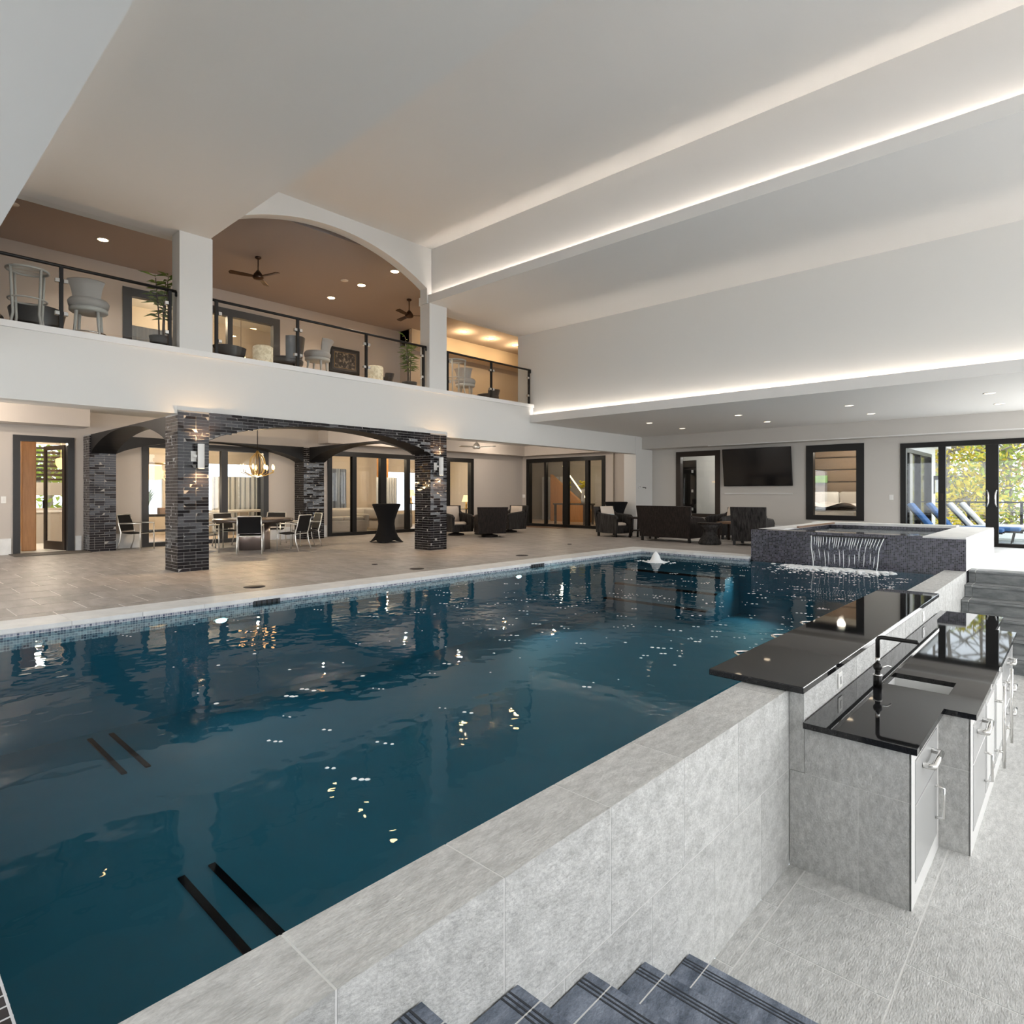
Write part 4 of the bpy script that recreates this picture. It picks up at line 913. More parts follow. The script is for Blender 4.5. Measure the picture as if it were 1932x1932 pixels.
def off(loc, rz, dx, dy, dz): 
    v = Matrix.Rotation(rz, 3, 'Z') @ Vector((dx, dy, dz)); return (loc[0] + v.x, loc[1] + v.y, loc[2] + v.z)
# group by the back wall
l1 = (-13.75, 13.85, 0); r1 = dirz(-.75, .5)
rattan_seat('swivel_chair', 'dark rattan swivel chair with its back to the pool, right of the brick column', 'chair', l1, r1, .86, .8, .93, 'rattan', True)
cushion('cream seat cushion in the dark rattan swivel chair turned from the pool', off(l1, r1, 0, .02, .3), r1, .66, .14, .6, 0)
l2 = (-14.85, 15.95, 0); r2 = dirz(-.1, -1)
rattan_seat('swivel_chair', 'rattan swivel chair facing left by the end wall, pale side weave', 'chair', l2, r2, .82, .78, .93, 'rattan_grey', True)
cushion('cream back cushion in the rattan chair facing left', off(l2, r2, 0, -.28, .42), r2, .6, .5, .18, .12)
cushion('cream seat cushion in the rattan chair facing left', off(l2, r2, 0, .04, .3), r2, .62, .14, .6, 0)
l3 = (-15.1, 13.65, 0); r3 = dirz(.95, -.15)
rattan_seat('swivel_chair', 'rattan swivel chair behind the right front column, pink cushion facing out', 'chair', l3, r3, .82, .78, .95, 'rattan_grey', True)
cushion('pinkish cream back cushion seen just right of the brick column', off(l3, r3, 0, -.28, .42), r3, .64, .52, .18, .12)
cushion('cream seat cushion just right of the brick column', off(l3, r3, 0, .04, .3), r3, .62, .14, .6, 0)
ta = thing('rattan_table', 'small brown topped rattan table between the swivel chairs', 'table', (-14.75, 14.55, 0)); MB().lathe([(.48, .56), (.5, .58), (.48, .61)], n=28).build('table_top', 'wood_brown', ta); MB().lathe([(.3, 0), (.3, .04), (.12, .15), (.12, .45), (.3, .56)], n=20).build('base', 'rattan', ta)
# group by the far pool end
l4 = (-11.0, 16.75, 0); r4 = dirz(1, -.12)
rattan_seat('armchair', 'rattan armchair in side view with cream and blue cushions', 'chair', l4, r4, .85, .8, .93, 'rattan_grey')
cushion('cream back cushion leaning in the side view rattan armchair', off(l4, r4, 0, -.24, .42), r4, .62, .54, .2, .2)
cushion('pale blue throw pillow in the side view rattan armchair', off(l4, r4, .05, -.02, .42), r4, .45, .34, .16, .6, 'blue_pillow')
cushion('cream seat cushion in the side view rattan armchair', off(l4, r4, 0, .04, .3), r4, .66, .14, .62, 0)
l5 = (-8.68, 16.15, 0); r5 = dirz(0.06, 1)
rattan_seat('loveseat', 'wide brown rattan loveseat with its back to the pool', 'sofa', l5, r5, 1.62, .8, 1.0, 'rattan', flare=.07)
cushion('cream back cushion at the right end of the loveseat', off(l5, r5, .5, -.25, .44), r5, .62, .5, .18, .15); cushion('cream back cushion at the left end of the loveseat', off(l5, r5, -.5, -.25, .44), r5, .62, .5, .18, .15)
cushion('long cream seat cushion on the loveseat', off(l5, r5, 0, .03, .3), r5, 1.42, .14, .62, 0)
l6 = (-6.42, 16.35, 0); r6 = dirz(-.1, 1)
rattan_seat('armchair', 'dark rattan armchair with its back to the pool, beside the spa', 'chair', l6, r6, .86, .82, 1.0, 'rattan_grey', flare=.02)
cushion('cream seat cushion in the armchair beside the spa', off(l6, r6, 0, .03, .3), r6, .66, .14, .62, 0)
l7 = (-8.0, 18.2, 0); r7 = dirz(-.6, -1)
rattan_seat('armchair', 'rattan armchair behind the loveseat, turned towards the camera', 'chair', l7, r7, .85, .8, .93, 'rattan_grey')
cushion('cream back cushion in the armchair behind the loveseat', off(l7, r7, 0, -.26, .42), r7, .62, .54, .2, .15)
hg = thing('side_table', 'dark hourglass shaped woven side table right of the loveseat', 'table', (-7.35, 15.75, 0))
MB().lathe([(.27, 0), (.30, .02), (.29, .07), (.24, .16), (.17, .28), (.17, .34), (.22, .44), (.29, .54)], n=28).build('woven_body', 'rattan_grey', hg); MB().lathe([(.3, .54), (.32, .55), (.32, .575), (.3, .58)], n=28).build('table_top', 'rattan', hg)
for q in range(4): MB().box(.2 * math.cos(q * PI / 2 + .4) - .02, .2 * math.cos(q * PI / 2 + .4) + .02, .2 * math.sin(q * PI / 2 + .4) - .02, .2 * math.sin(q * PI / 2 + .4) + .02, -.0, .02).build('foot', 'black_metal', hg)
cf = thing('coffee_table', 'low dark table with angled legs left of the loveseat', 'table', (-9.95, 16.75, 0)); MB().box(-.42, .42, -.3, .3, .58, .63).build('table_top', 'rattan', cf)
for sx in (-1, 1):
    for sy in (-1, 1): MB().tube([(sx * .36, sy * .24, 0), (sx * .32, sy * .2, .58)], .03, 6).build('leg', 'rattan', cf)
MB().box(-.3, .3, -.2, .2, .2, .24).build('shelf', 'rattan', cf)
ot = thing('ottoman', 'cream cushioned ottoman under the low dark table', 'ottoman', (-9.9, 17.6, 0)); MB().bbox(-.3, .3, -.3, .3, .32, .48, .05).build('cushion_top', 'cream_fabric', ot); MB().box(-.3, .3, -.3, .3, .08, .32).build('woven_base', 'rattan', ot)
for sx in (-.25, .25):
    for sy in (-.25, .25): MB().box(sx - .03, sx + .03, sy - .03, sy + .03, 0, .08).build('foot', 'black_metal', ot)
tb2 = thing('coffee_table', 'dark low table behind the hourglass side table', 'table', (-7.3, 17.3, 0)); MB().box(-.4, .4, -.4, .4, .50, .55).build('table_top', 'wood_brown', tb2)
for sx in (-.34, .34):
    for sy in (-.34, .34): MB().box(sx - .03, sx + .03, sy - .03, sy + .03, 0, .5).build('leg', 'rattan', tb2)
fp_ = thing('fire_bowl', 'low dark stone fire table behind the left end of the spa', 'fire table', (-5.2, 18.6, 0)); MB().bbox(-.55, .55, -.4, .4, 0, .42, .03).build('body', 'brown_frame', fp_); MB().bbox(-.6, .6, -.45, .45, .42, .5, .02).build('table_top', 'brown_frame', fp_)
# ================================================================== television
tv = thing('television', 'large black wall mounted television tilted forward', 'television', (-7.66, 19.9, 1.6))
T = Matrix.Translation((0, -.05, 0)) @ Matrix.Rotation(.13, 4, 'X')
MB().bbox(-1.09, 1.09, -.05, 0, 0, 1.22, .012, T).build('bezel', 'black_metal', tv); MB().box(-1.07, 1.07, -.054, -.05, .025, 1.2, T).build('screen', 'tv_screen', tv)
MB().box(-.3, .3, -.06, 0, .35, .85).build('wall_mount', 'black_metal', tv)
tag(MB().box(-8.75, -6.6, 19.86, 19.9, 1.35, 1.375).build('wall_shelf', 'trim_white'), 'thin white wall strip under the television', 'shelf')
# ================================================================== ceiling fans
def fan(label, loc, drop=.35, r=.62, m='fan_bronze', rot=0):
    t = thing('ceiling_fan', label, 'ceiling fan', loc, rot)
    MB().lathe([(.07, 0), (.075, -.03), (.03, -.06)], n=16).build('canopy', m, t); MB().tube([(0, 0, -.05), (0, 0, -drop)], .014, 7).build('down_rod', m, t)
    MB().lathe([(.03, -drop + .03), (.10, -drop - .06), (.13, -drop - .14), (.10, -drop - .18), (.02, -drop - .19)], n=18).build('motor', m, t)
    for k in range(3):
        a = 2 * PI * k / 3; T = Matrix.Rotation(a, 4, 'Z') @ Matrix.Rotation(.2, 4, 'X')
        MB().prism([(.08, -.03), (.25, -.06), (r, -.07), (r + .03, 0), (r, .07), (.25, .06), (.08, .03)], 'z', -.008, .008, Matrix.Translation((0, 0, -drop - .12)) @ T).build('blade', m, t)
    return t
fan('bronze ceiling fan on the lounge ceiling under the arch', (-14.45, 6.73, 6.99), rot=.3); fan('bronze ceiling fan near the right end of the arch', (-14.38, 11.17, 6.99), rot=.9)
fan('pale three blade ceiling fan under the balcony right of the brick column', (-14.4, 13.9, 3.3), .32, .65, 'silver_tube', .4)
# ================================================================== recessed ceiling lamps
def can(label, loc, glow, r=.075, group=None, rim='plastic_white'):
    t = thing('recessed_light', label, 'ceiling light', loc, 0, group)
    MB().lathe([(r + .02, 0), (r + .018, -.008), (r, -.01)], n=18, cap=False).build('trim_ring', rim, t); MB().lathe([(r, -.004), (r, -.006)], n=18).build('lens', glow, t)
for (x, xn) in ((-9.0, 'over the loveseat'), (-6.45, 'before the television'), (-3.9, 'over the spa'), (-1.38, 'over the pale landing')):
    for (y, yn) in ((15.45, 'pool side'), (17.4, 'wall side')):
        can('white recessed ceiling lamp %s, %s of its pair' % (xn, yn), (x, y, 3.35), 'can_white', .085, 'far ceiling lamps')
        spot('can_beam', (x, y, 3.32), (x, y, 0), 42, (1, .93, .84), math.radians(120), .8, .03)
for (x, y, l) in ((-15.98, 3.93, 'warm lamp in the lounge ceiling over the left balcony'), (-15.3, 2.24, 'small vent shaped as an unlit lamp at the far left of the lounge ceiling'), (-12.83, 9.51, 'warm lamp in the lounge ceiling touching the arch edge'), (-14.34, 9.53, 'middle warm lamp of the row under the arch'), (-15.9, 9.55, 'warm lamp nearest the lounge back wall under the arch'), (-15.86, 14.7, 'left warm lamp of three over the right balcony bay'), (-15.85, 16.02, 'middle warm lamp of three over the right balcony bay'), (-15.85, 17.33, 'right warm lamp of three over the right balcony bay')):  # the far left one is a vent, built as an unlit can
    can(l, (x, y, 6.99), 'can_lounge' if y > 3 else 'plastic_white', .1, 'lounge ceiling lamps')
    if y > 13: bulb('lounge_can', (x, y, 6.7), 34, (1, .68, .36), .03)
    elif y > 3: spot('lounge_beam', (x, y, 6.95), (x, y, 0), 160, (1, .87, .72), math.radians(130), .8, .03)
for (x, y), w in zip(CANS, ('left of the nearest column', 'before the open door', 'behind the right front column', 'before the long sliding door', 'over the swivel chairs', 'in the far back corner', 'left of the chandelier', 'right of the chandelier')):
    can('warm recessed lamp under the balcony, ' + w, (x, y, 3.3), 'can_warm', .085, 'under balcony lamps')
t = thing('ceiling_speaker', 'white round ceiling speaker beside the arch lamps', 'speaker', (-14.35, 9.01, 6.99)); MB().lathe([(.1, 0), (.1, -.01), (.09, -.014)], n=20).build('grille', 'plastic_white', t)
# ================================================================== balcony railings
XRL = -11.56
def railing(label, ya, yb, posts):
    t = thing('glass_railing', label, 'railing', (XRL, (ya + yb) / 2, 3.875), 0, 'balcony glass railings'); oy = (ya + yb) / 2
    MB().tube([(0, ya - oy, .985), (0, yb - oy, .985)], .026, 8).build('handrail', 'black_metal', t)
    for e, s in ((ya, 1), (yb, -1)): MB().tube([(0, e - oy, .985), (0, e - oy, .9)], .02, 7).build('rail_return', 'black_metal', t)
    for p in posts:
        po = MB().box(-.025, .025, p - oy - .025, p - oy + .025, 0, .97).build('post', 'black_metal', t)
        for z in (.25, .75):
            for s in (-1, 1):
                if (p - ya < .12 and s < 0) or (yb - p < .12 and s > 0): continue
                MB().bbox(-.02, .045, p - oy + s * .055 - .03, p - oy + s * .055 + .03, z - .03, z + .03, .006).build('glass_clip', 'chrome', po)
    for p, q in zip(posts[:-1], posts[1:]): MB().box(-.006, .006, p - oy + .04, q - oy - .04, .06, .93).build('glass_pane', 'rail_glass', t)
railing('black railed glass balustrade of the left balcony bay', -.5, 3.93, [-.4, .75, 2.29, 3.83])
railing('black railed glass balustrade under the arch', 4.52, 9.48, [4.61, 6.19, 7.80, 9.40])
railing('black railed glass balustrade of the right balcony bay', 10.06, 13.28, [10.16, 11.70, 13.22])
ZB = 3.87
def bar_stool(label, loc, rz):
    t = thing('bar_stool', label, 'stool', loc, rz, 'grey upholstered balcony stools')
    MB().lathe([(.02, .60), (.26, .60), (.29, .64), (.30, .70), (.27, .75), (.02, .76)], n=24).build('seat', 'grey_fabric', t)
    MB().lathe([(.25, .53), (.28, .55), (.28, .60), (.2, .6)], n=24).build('seat_frame', 'pale_leg', t)
    def bk(u, v): 
        a = PI * (1.24 + .52 * u); r = .27 + .03 * v + .07 * v ** 3; return Vector((r * math.cos(a), r * math.sin(a), .70 + .30 * v + .01 * math.sin(PI * u)))
    MB().grid(bk, 12, 6).grid(lambda u, v: bk(u, v) * 1 + Vector((.05 * -math.cos(PI * (1.24 + .52 * u)), .05 * -math.sin(PI * (1.24 + .52 * u)), 0)), 12, 6).grid(lambda u, v: bk(u, 1) + Vector((-.05 * v * math.cos(PI * (1.24 + .52 * u)), -.05 * v * math.sin(PI * (1.24 + .52 * u)), .02 * math.sin(PI * v))), 12, 3).build('backrest', 'grey_fabric', t)
    for k in range(4):
        a = PI / 4 + k * PI / 2; c, s = math.cos(a), math.sin(a)
        MB().tube([(.27 * c, .27 * s, 0), (.23 * c, .23 * s, .3), (.21 * c, .21 * s, .56)], [.02, .024, .03], 6).build('leg', 'pale_leg', t)
    MB().tube([(.25 * math.cos(2 * PI * k / 20), .25 * math.sin(2 * PI * k / 20), .18) for k in range(20)], .012, 6, closed=True).build('foot_ring', 'chrome', t)
    return t
bar_stool('grey swivel stool with curled back on the left balcony', (-12.35, 2.83, ZB), 1.2)
bar_stool('grey swivel stool left of the framed picture under the arch', (-13.0, 7.45, ZB), 2.2)
bar_stool('grey stool behind the right balcony bay', (-13.0, 12.1, ZB), .6)
def ring_table(label, loc):
    t = thing('bar_table', label, 'table', loc, 0, 'pale framed high tables'); r = .27
    MB().tube([(r * math.cos(2 * PI * k / 24), r * math.sin(2 * PI * k / 24), 1.02) for k in range(24)], .02, 7, closed=True).build('top_ring', 'pale_leg', t)
    MB().lathe([(r - .01, 1.015), (r - .01, 1.025)], n=24).build('glass_top', 'rail_glass', t)
    MB().tube([(.25 * math.cos(2 * PI * k / 24), .25 * math.sin(2 * PI * k / 24), .55) for k in range(24)], .014, 6, closed=True).build('middle_ring', 'pale_leg', t)
    for k in range(4):
        a = .5 + k * PI / 2; c, s = math.cos(a), math.sin(a)
        MB().tube([(.3 * c, .3 * s, 0), (.23 * c, .23 * s, .3), (.25 * c, .25 * s, .6), (r * c, r * s, 1.02)], .02, 6).build('leg', 'pale_leg', t)
ring_table('tall pale round table frame on the left balcony', (-12.3, 2.0, ZB)); ring_table('tall pale round table frame at the right balcony bay', (-12.3, 11.1, ZB))
def leather_chair(label, loc, rz, h=.78):
    t = thing('lounge_chair', label, 'chair', loc, rz, 'dark leather lounge chairs')
    def bk(u, v): a = PI * (1.0 + u); r = .34 + .08 * v; return Vector((r * math.cos(a), r * math.sin(a) * .9, .3 + (h - .3) * v + .05 * math.sin(PI * u) * v))
    MB().grid(bk, 14, 6).grid(lambda u, v: bk(u, v) * .93 + Vector((0, 0, .02)), 14, 6).build('backrest', 'leather', t)
    MB().lathe([(.05, .26), (.33, .28), (.35, .36), (.3, .42), (.05, .43)], n=20).build('seat', 'leather', t)
    for k in range(4):
        a = PI / 4 + k * PI / 2; MB().tube([(.27 * math.cos(a), .27 * math.sin(a), 0), (.22 * math.cos(a), .22 * math.sin(a), .28)], .02, 6).build('leg', 'black_metal', t)
leather_chair('dark brown leather tub chair beside the patterned drum, under the arch', (-12.7, 6.55, ZB), 2.6, .82); leather_chair('dark leather chair half hidden at the left post under the arch', (-12.9, 4.75, ZB), -1.0, .82)
leather_chair('low dark leather chair behind the railing left of the patterned drum', (-13.7, 5.75, ZB), .5, .62); leather_chair('dark chair under the tall frame on the left balcony', (-13.6, 2.35, ZB), 1.2, .7); leather_chair('dark chair at the far left of the balcony', (-13.0, 1.45, ZB), .2, .7)
leather_chair('low dark chair below the plant at the right of the arch', (-13.2, 9.3, ZB), 2.9, .5); leather_chair('low dark chair at the far right of the balcony', (-13.0, 13.0, ZB), 2.4, .5)
for (y, l) in ((5.97, 'gold and cream patterned drum lamp beside the leather tub chair'), (8.75, 'cream patterned drum lamp right of the framed picture')):
    t = thing('drum_lamp', l, 'lamp', (-12.6, y, ZB), 0, 'patterned drum lamps'); MB().lathe([(.17, .02), (.2, .05), (.2, .54), (.17, .56)], n=24).build('shade', 'drum_fabric', t); MB().lathe([(.15, 0), (.15, .03)], n=20).build('base', 'gilt', t)
def planter(label, loc, h=1.7, seed=1, lean=0.0):
    t = thing('potted_plant', label, 'plant', loc, 0, 'balcony bamboo plants'); rg = random.Random(seed)
    MB().lathe([(.15, 0), (.19, .3), (.2, .36), (.17, .36)], n=18).build('pot', 'planter_dark', t)
    lv = MB()
    for k in range(4):
        a = rg.uniform(0, 6.3); top = Vector((.12 * math.cos(a), .12 * math.sin(a), h * rg.uniform(.75, 1)))
        MB().tube([(.04 * math.cos(a), .04 * math.sin(a), .3), top * .5 + Vector((0, 0, .15)), top], [.016, .012, .006], 6).build('cane', 'trunk', t)
        for q in range(26):
            f = rg.uniform(.35, 1.02); b = Vector((top.x * f, top.y * f, .3 + (top.z - .3) * f)); aa = rg.uniform(0, 6.3); ln = rg.uniform(.16, .30); d = Vector((math.cos(aa), math.sin(aa), rg.uniform(-.1, .5))); n_ = Vector((-d.y, d.x, 0)).normalized()
            pts = [b, b + d * ln * .45 + n_ * .022, b + d * ln + Vector((0, 0, -.07)), b + d * ln * .45 - n_ * .022]
            lv.add(pts, [(0, 1, 2), (0, 2, 3)])
    lv.build('leaves', 'leaf', t)
planter('tall leafy bamboo plant left of the white pier', (-12.45, 3.98, ZB), 1.72, 4); planter('tall leafy plant at the right end of the arch', (-12.8, 9.95, ZB), 1.55, 9)
pf = thing('framed_picture', 'dark framed photograph hanging under the arch', 'picture', (XB, 10.98, 5.62))
MB().box(0, .04, -.55, .55, -.4, .4).build('frame', 'black_metal', pf); MB().box(.04, .045, -.45, .45, -.31, .31).build('mat_board', 'art_mat', pf); MB().box(.045, .05, -.38, .38, -.24, .25).build('print', 'art_print', pf)
for b in ((-.385, -.375, -.245, .255), (.375, .385, -.245, .255), (-.385, .385, -.25, -.24), (-.385, .385, .25, .26)): MB().box(.045, .053, *b).build('gold_fillet', 'gilt', pf)
# ================================================================== sunken bar
ub = thing('upper_counter', 'polished black granite bar top along the pool edge', 'counter', (-1.72, 7.08, 0))
MB().bbox(-2.06 + 1.72, -1.39 + 1.72, 4.40 - 7.08, 9.75 - 7.08, 0.003, .05, .006).build('granite_slab', 'granite', ub)
lc = thing('lower_counter', 'polished black granite worktop with a step and a sink cut out', 'counter', (-1.1, 7.2, -.24)); oy = 7.2; ox = -1.1
SX0, SX1, SY0, SY1 = -1.21, -.77, 5.82, 6.22
def slab(pts, z0, z1): return MB().prism([(x - ox, y - oy) for x, y in pts], 'z', z0, z1)
b = MB()
for (xa, xb, ya, yb) in ((-1.405, -.745, 4.44, 5.42), (-1.405, SX0, 5.42, 8.95), (SX0, SX1, 5.42, SY0), (SX0, SX1, SY1, 8.95), (SX1, -.555, 5.42, 8.95), (-1.405, -.745, 8.95, 9.95)):
    b.box(xa - ox, xb - ox, ya - oy, yb - oy, 0, .04)
b.build('granite_slab', 'granite', lc)
sk = thing('sink', 'small stainless undermount sink in the black worktop', 'sink', (-.99, 6.02, -.38)); w, d = (SX1 - SX0) / 2, (SY1 - SY0) / 2
MB().box(-w, w, -d, d, 0, .01).box(-w - .01, -w, -d, d, 0, .14).box(w, w + .01, -d, d, 0, .14).box(-w, w, -d - .01, -d, 0, .14).box(-w, w, d, d + .01, 0, .14).build('bowl', 'sink_steel', sk); MB().lathe([(.03, .01), (.03, .013)], n=14).build('drain', 'chrome', sk)
fc = thing('faucet', 'black and chrome swing arm faucet at the bar sink', 'faucet', (-1.22, 5.66, -.2))
MB().lathe([(.032, 0), (.032, .09), (.026, .095)], n=16).build('base', 'black_metal', fc); MB().lathe([(.034, .095), (.034, .105)], n=16).build('collar', 'chrome', fc)
MB().lathe([(.02, .105), (.018, .16), (.018, .19)], n=14).build('body', 'black_metal', fc); MB().ball((0, 0, .165), .034, 12, 8).build('valve', 'black_metal', fc); MB().lathe([(.017, .2), (.017, .24)], n=14).build('chrome_sleeve', 'chrome', fc)
MB().tube([(0, 0, .19), (0, 0, .38), (.008, 0, .398), (.03, 0, .405), (.27, 0, .405), (.275, 0, .392)], .016, 10).build('spout', 'black_metal', fc); MB().tube([(.01, .02, .15), (.05, .09, .165), (.07, .12, .15)], .006, 6).build('lever', 'chrome', fc)
for (y, z, l) in ((5.32, -.105, 'white outlet on the stone splashback nearest the worktop end'), (8.75, -.105, 'white outlet at the far end of the stone splashback')):
    t = thing('outlet', l, 'outlet', (-1.41, y, z)); MB().bbox(0, .008, -.055, .055, -.06, .06, .003).build('plate', 'plastic_white', t); MB().box(.008, .011, -.018, .018, -.03, .03).build('socket', 'cab_grey', t)
def cabinet(label, x1, y0, y1, fronts, end_tiles=None):
    t = thing('bar_cabinet', label, 'cabinet', (-1.1, (y0 + y1) / 2, ZF), 0, 'bar base cabinets'); oy = (y0 + y1) / 2; o_ = -1.1
    bd_ = MB(); ye = y0 - oy + (.0015 if end_tiles else 0)
    if y0 < 6 < y1:      # the sink hangs in this one
        bd_.box(-1.40 - o_, x1 - .012 - o_, ye, y1 - oy, 0, .83).box(-1.40 - o_, x1 - .012 - o_, ye, 5.8 - oy, .83, .978).box(-1.40 - o_, x1 - .012 - o_, 6.25 - oy, y1 - oy, .83, .978).box(-1.40 - o_, -1.23 - o_, 5.8 - oy, 6.25 - oy, .83, .978).box(-.75 - o_, x1 - .012 - o_, 5.8 - oy, 6.25 - oy, .83, .978)
    else: bd_.box(-1.40 - o_, x1 - .012 - o_, ye, y1 - oy, 0, .978)
    bd_.build('body', 'cab_white', t)
    if end_tiles:
        for (xa, xb, za, zb) in end_tiles: piece('end_tile', 'stone', t, xa - o_ + .002, xb - o_ - .002, y0 - oy, y0 - oy + .013, za - ZF + .002, zb - ZF - .002)
    # face frame
    f = MB().box(x1 - .012 - o_, x1 - o_, y0 - oy, y1 - oy, .90, .978).box(x1 - .012 - o_, x1 - o_, y0 - oy, y1 - oy, 0, .12)
    ys = sorted(set([y0] + [a for (a, b, *_r) in fronts] + [b for (a, b, *_r) in fronts] + [y1]))
    f.box(x1 - .012 - o_, x1 - o_, y0 - oy, fronts[0][0] - oy, .12, .90).box(x1 - .012 - o_, x1 - o_, fronts[-1][1] - oy, y1 - oy, .12, .90)
    for p, q in zip(fronts[:-1], fronts[1:]):
        if q[0] - p[1] > .005: f.box(x1 - .012 - o_, x1 - o_, p[1] - oy, q[0] - oy, .12, .90)
    f.build('face_frame', 'cab_white', t)
    for (a, b, kind) in fronts:
        m0 = x1 - .008 - o_
        def handle(par, pts, r=.011): MB().tube(pts, r, 8).build('handle', 'chrome', par)
        def panel(nm, za, zb): return MB().bbox(m0 - .002, m0 + .012, a - oy + .006, b - oy - .006, za, zb, .004).build(nm, 'cab_grey', t)
        xo = m0 + .012
        if kind == 'drawer_door':
            d = panel('drawer', .62, .89); ym = (a + b) / 2 - oy
            handle(d, [(xo, ym - .16, .80), (xo + .06, ym - .15, .80), (xo + .06, ym + .15, .80), (xo, ym + .16, .80)], .02)
            d = panel('door', .13, .61); handle(d, [(xo, b - oy - .09, .28), (xo + .05, b - oy - .09, .29), (xo + .05, b - oy - .09, .50), (xo, b - oy - .09, .51)])
        elif kind == 'fridge':
            d = panel('fridge_door', .13, .89); handle(d, [(xo, b - oy - .1, .30), (xo + .07, b - oy - .1, .30)], .012); handle(d, [(xo, b - oy - .1, .74), (xo + .07, b - oy - .1, .74)], .012); handle(d, [(xo + .07, b - oy - .1, .16), (xo + .07, b - oy - .1, .88)], .014)
            MB().bbox(xo - .001, xo + .004, a - oy + .04, b - oy - .14, .2, .84, .002).build('door_inset', 'cab_white', d)
        elif kind == 'drawers':
            for (za, zb) in ((.13, .37), (.38, .62), (.63, .89)):
                d = panel('drawer', za, zb); zz = zb - .07; ym = (a + b) / 2 - oy
                handle(d, [(xo, ym - .13, zz), (xo + .06, ym - .12, zz), (xo + .06, ym + .12, zz), (xo, ym + .13, zz)], .016)
    return t
cabinet('stone ended bar cabinet nearest the camera, drawer over door', -.78, 4.472, 5.438, [(4.58, 5.36, 'drawer_door')], [(-1.406, -.78, -.555, -.242), (-1.503, -1.075, ZF, -.555), (-1.075, -.78, ZF, -.555)])
cabinet('deeper bar cabinet with tall fridge handles in the middle', -.59, 5.44, 8.935, [(5.56, 6.3, 'drawer_door'), (6.33, 7.05, 'fridge'), (7.08, 7.8, 'fridge'), (7.83, 8.82, 'drawers')], [(-.80, -.59, -.62, -.242), (-.80, -.59, ZF, -.62)])
cabinet('shallow bar cabinet at the far end by the grey steps', -.78, 8.937, 9.93, [(9.05, 9.8, 'drawers')])
for k, (y, l) in enumerate(((5.14, 'nearest chrome loop on the pool side of the bar top'), (5.98, 'middle chrome loop on the pool side of the bar top'), (6.79, 'farthest chrome loop on the pool side of the bar top'))):
    t = thing('chrome_loop', l, 'handle', (-2.06, y, 0), 0, 'chrome loops under the bar top')
    MB().tube([(-.06 + .06 * (1 - math.sin(PI * q / 10)) - .05 * math.sin(PI * q / 10), -.11 + .22 * q / 10, .015) for q in range(11)], .012, 7).build('loop', 'chrome', t)
# ================================================================== terrace and garden
sbox('floor', 'outdoor_floor', -6, XR + 4, 20.06, 28.2, -.3, -.04, label='pale outdoor terrace floor')
wall_x('wall_outdoor', -4.0, .12, 20.06, 27.2, -.04, 3.4, [(20.9, 26.3, .0, 2.75)], 'siding', 'white sided house wall beside the terrace')
opening('door_7', 'dark framed sliding door in the white wall beside the terrace', 'x', -4.0, 20.9, 26.3, 0, 2.75, .12, 'bronze_frame', [(22.6, .1), (24.4, .1)], pane='tv_screen')
struct('trim_7', MB().box(-4.4, -3.6, 20.06, 27.8, 3.0, 3.2), 'siding', 'white eave above the terrace door')
os_ = thing('outdoor_sconce', 'black and white lantern on the white house corner', 'wall lamp', (-4.0, 26.9, 1.6)); MB().box(0, .18, -.06, .06, .25, .4).build('cap', 'black_metal', os_); MB().box(.06, .16, -.05, .05, -.2, .25).build('diffuser', 'plastic_white', os_); MB().box(0, .03, -.05, .05, -.25, .4).build('back_plate', 'black_metal', os_)
def lounger(label, loc, m, flip=0):
    t = thing('sun_lounger', label, 'lounger', loc, flip, 'terrace sun loungers')   # head at -x, feet at +x
    MB().bbox(-.35, 1.25, -.3, .3, .30, .40, .03).build('seat_pad', m, t)
    T = Matrix.Translation((-.35, 0, .34)) @ Matrix.Rotation(math.radians(52), 4, 'Y')
    MB().bbox(-.92, 0, -.3, .3, -.05, .05, .03, T).build('back_pad', m, t); MB().box(-.92, 0, -.31, -.28, -.08, -.05, T).box(-.92, 0, .28, .31, -.08, -.05, T).build('back_frame', 'grey_frame', t)
    MB().box(-.4, 1.25, -.31, -.27, .26, .30).box(-.4, 1.25, .27, .31, .26, .30).build('side_rail', 'grey_frame', t)
    for sx in (-.3, 1.1):
        for sy in (-.26, .26): MB().tube([(sx - .04, sy, -.04), (sx + .02, sy, .28)], .018, 6).build('leg', 'black_metal', t)
lounger('blue sun lounger nearest the terrace door', (-2.85, 21.4, 0), 'lounger_blue'); lounger('second blue sun lounger beyond the terrace door', (-2.55, 22.4, 0), 'lounger_blue')
lounger('white sun lounger beside the blue pair', (-2.15, 23.35, 0), 'lounger_white'); lounger('farthest white sun lounger on the terrace', (-1.95, 24.3, 0), 'lounger_white')
rl = thing('terrace_railing', 'dark terrace railing with thin cables before the trees', 'railing', (0, 28.0, -.04)); 
MB().box(-5, XR + 3, -.03, .03, 1.06, 1.11).build('top_rail', 'black_metal', rl)
for x in (-4.6, -3.1, -1.6, -.1, 1.4, 2.9, 4.4, 5.9): MB().box(x - .04, x + .04, -.04, .04, 0, 1.12).build('post', 'black_metal', rl)
for k in range(9): MB().tube([(-5, 0, .12 + k * .105), (XR + 3, 0, .12 + k * .105)], .005, 4).build('cable', 'steel', rl)
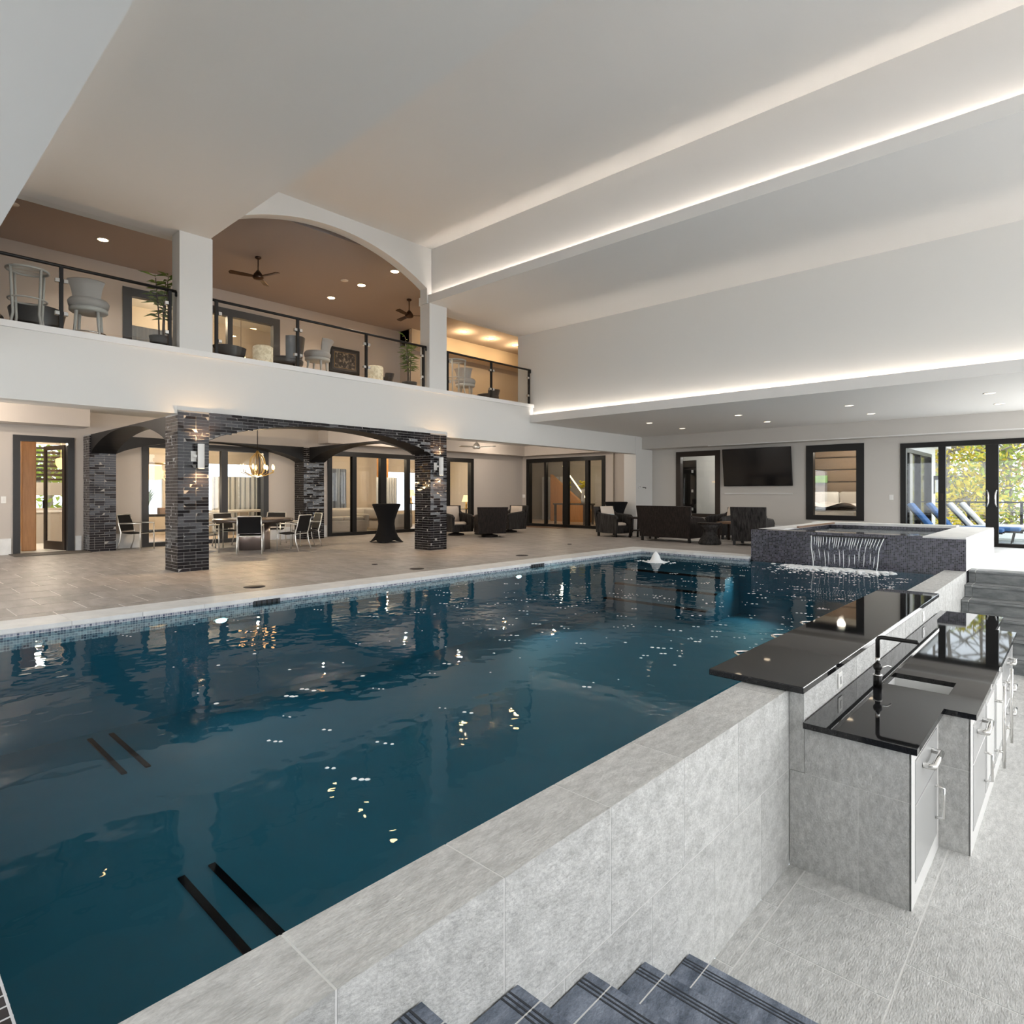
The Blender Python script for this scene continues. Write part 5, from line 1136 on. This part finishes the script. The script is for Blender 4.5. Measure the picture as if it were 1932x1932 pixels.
def tree(label, loc, h, r, leafm, seed, trunkm='tree_bark', n=1500, bare=.25, ls=.12):
    rg = random.Random(seed); t = thing('tree', label, 'tree', loc, 0, 'trees beyond the terrace'); tr = MB()
    top = Vector((rg.uniform(-.4, .4), rg.uniform(-.4, .4), h)); tr.tube([(0, 0, 0), top * .35 + Vector((rg.uniform(-.2, .2), 0, 0)), top * .7, top], [.2, .16, .1, .03], 7)
    tips = []
    for k in range(16):
        f = rg.uniform(.25, .95); b = top * f; a = rg.uniform(0, 6.3); ln = r * rg.uniform(.6, 1.1); e = b + Vector((math.cos(a) * ln, math.sin(a) * ln, ln * rg.uniform(.1, .7))); m_ = (b + e) / 2 + Vector((0, 0, -.1)); tr.tube([b, m_, e], [.06, .04, .012], 5); tips += [b * .3 + e * .7, e, m_]
        for q in range(2):
            e2 = m_ + Vector((rg.uniform(-1, 1), rg.uniform(-1, 1), rg.uniform(0, 1))) * r * .5; tr.tube([m_, e2], [.03, .008], 4); tips.append(e2)
    tr.build('trunk', trunkm, t); lv = MB()
    for k in range(n):
        c = rg.choice(tips) + Vector((rg.gauss(0, 1), rg.gauss(0, 1), rg.gauss(0, .8))) * r * .3
        u = Vector((rg.gauss(0, 1), rg.gauss(0, 1), rg.gauss(0, 1))).normalized(); v = u.cross(Vector((rg.gauss(0, 1), rg.gauss(0, 1), rg.gauss(0, 1)))).normalized(); s = ls * rg.uniform(.6, 1.3)
        if c.z > 6.9: continue
        lv.add([c - u * s, c + v * s * .45, c + u * s, c - v * s * .45], [(0, 1, 2, 3)])
    lv.build('leaves', leafm, t)
sbox('ground', 'leaf_rust', -40, 40, 28.3, 80, -3.5, -3.0, label='leaf covered ground below the terrace')
T_ = [('yellow leaved tree with a pale leaning trunk left of the terrace door pull', (-4.4, 31, -3), 8.5, 2.0, 'leaf_yellow'), ('lime green bushy tree behind the white loungers', (-2.9, 33, -3), 6.5, 2.2, 'leaf_green'), ('rust brown tree in the middle of the terrace view', (-3.6, 38, -3), 10, 2.8, 'leaf_rust'),
      ('green tree at the right of the terrace view', (-2.7, 35, -3), 9, 1.7, 'leaf_green'), ('nearly bare tree at the right beyond the railing', (.8, 31.5, -3), 8, 2.3, 'leaf_green'), ('tall rusty tree far behind the railing', (-6.2, 42, -3), 12, 3.2, 'leaf_rust'),
      ('tall green tree beside the white house corner', (-5.6, 34.5, -3), 10, 2.4, 'leaf_green'), ('tall yellow tree in the distance', (-4.4, 44, -3), 12, 2.6, 'leaf_yellow'), ('bare tree at the far right of the garden', (3.4, 36, -3), 10, 2.8, 'leaf_rust')]
for k, (l, p, h, r, m_) in enumerate(T_): tree(l, p, h, r, m_, 20 + k, n=(2300, 2000, 2600, 2200, 90, 2600, 2400, 2600, 60)[k])
tree('leafy green shrub outside the kitchen window', (-24.6, 4.6, -1), 3.6, .8, 'leaf_green', 77, n=900);
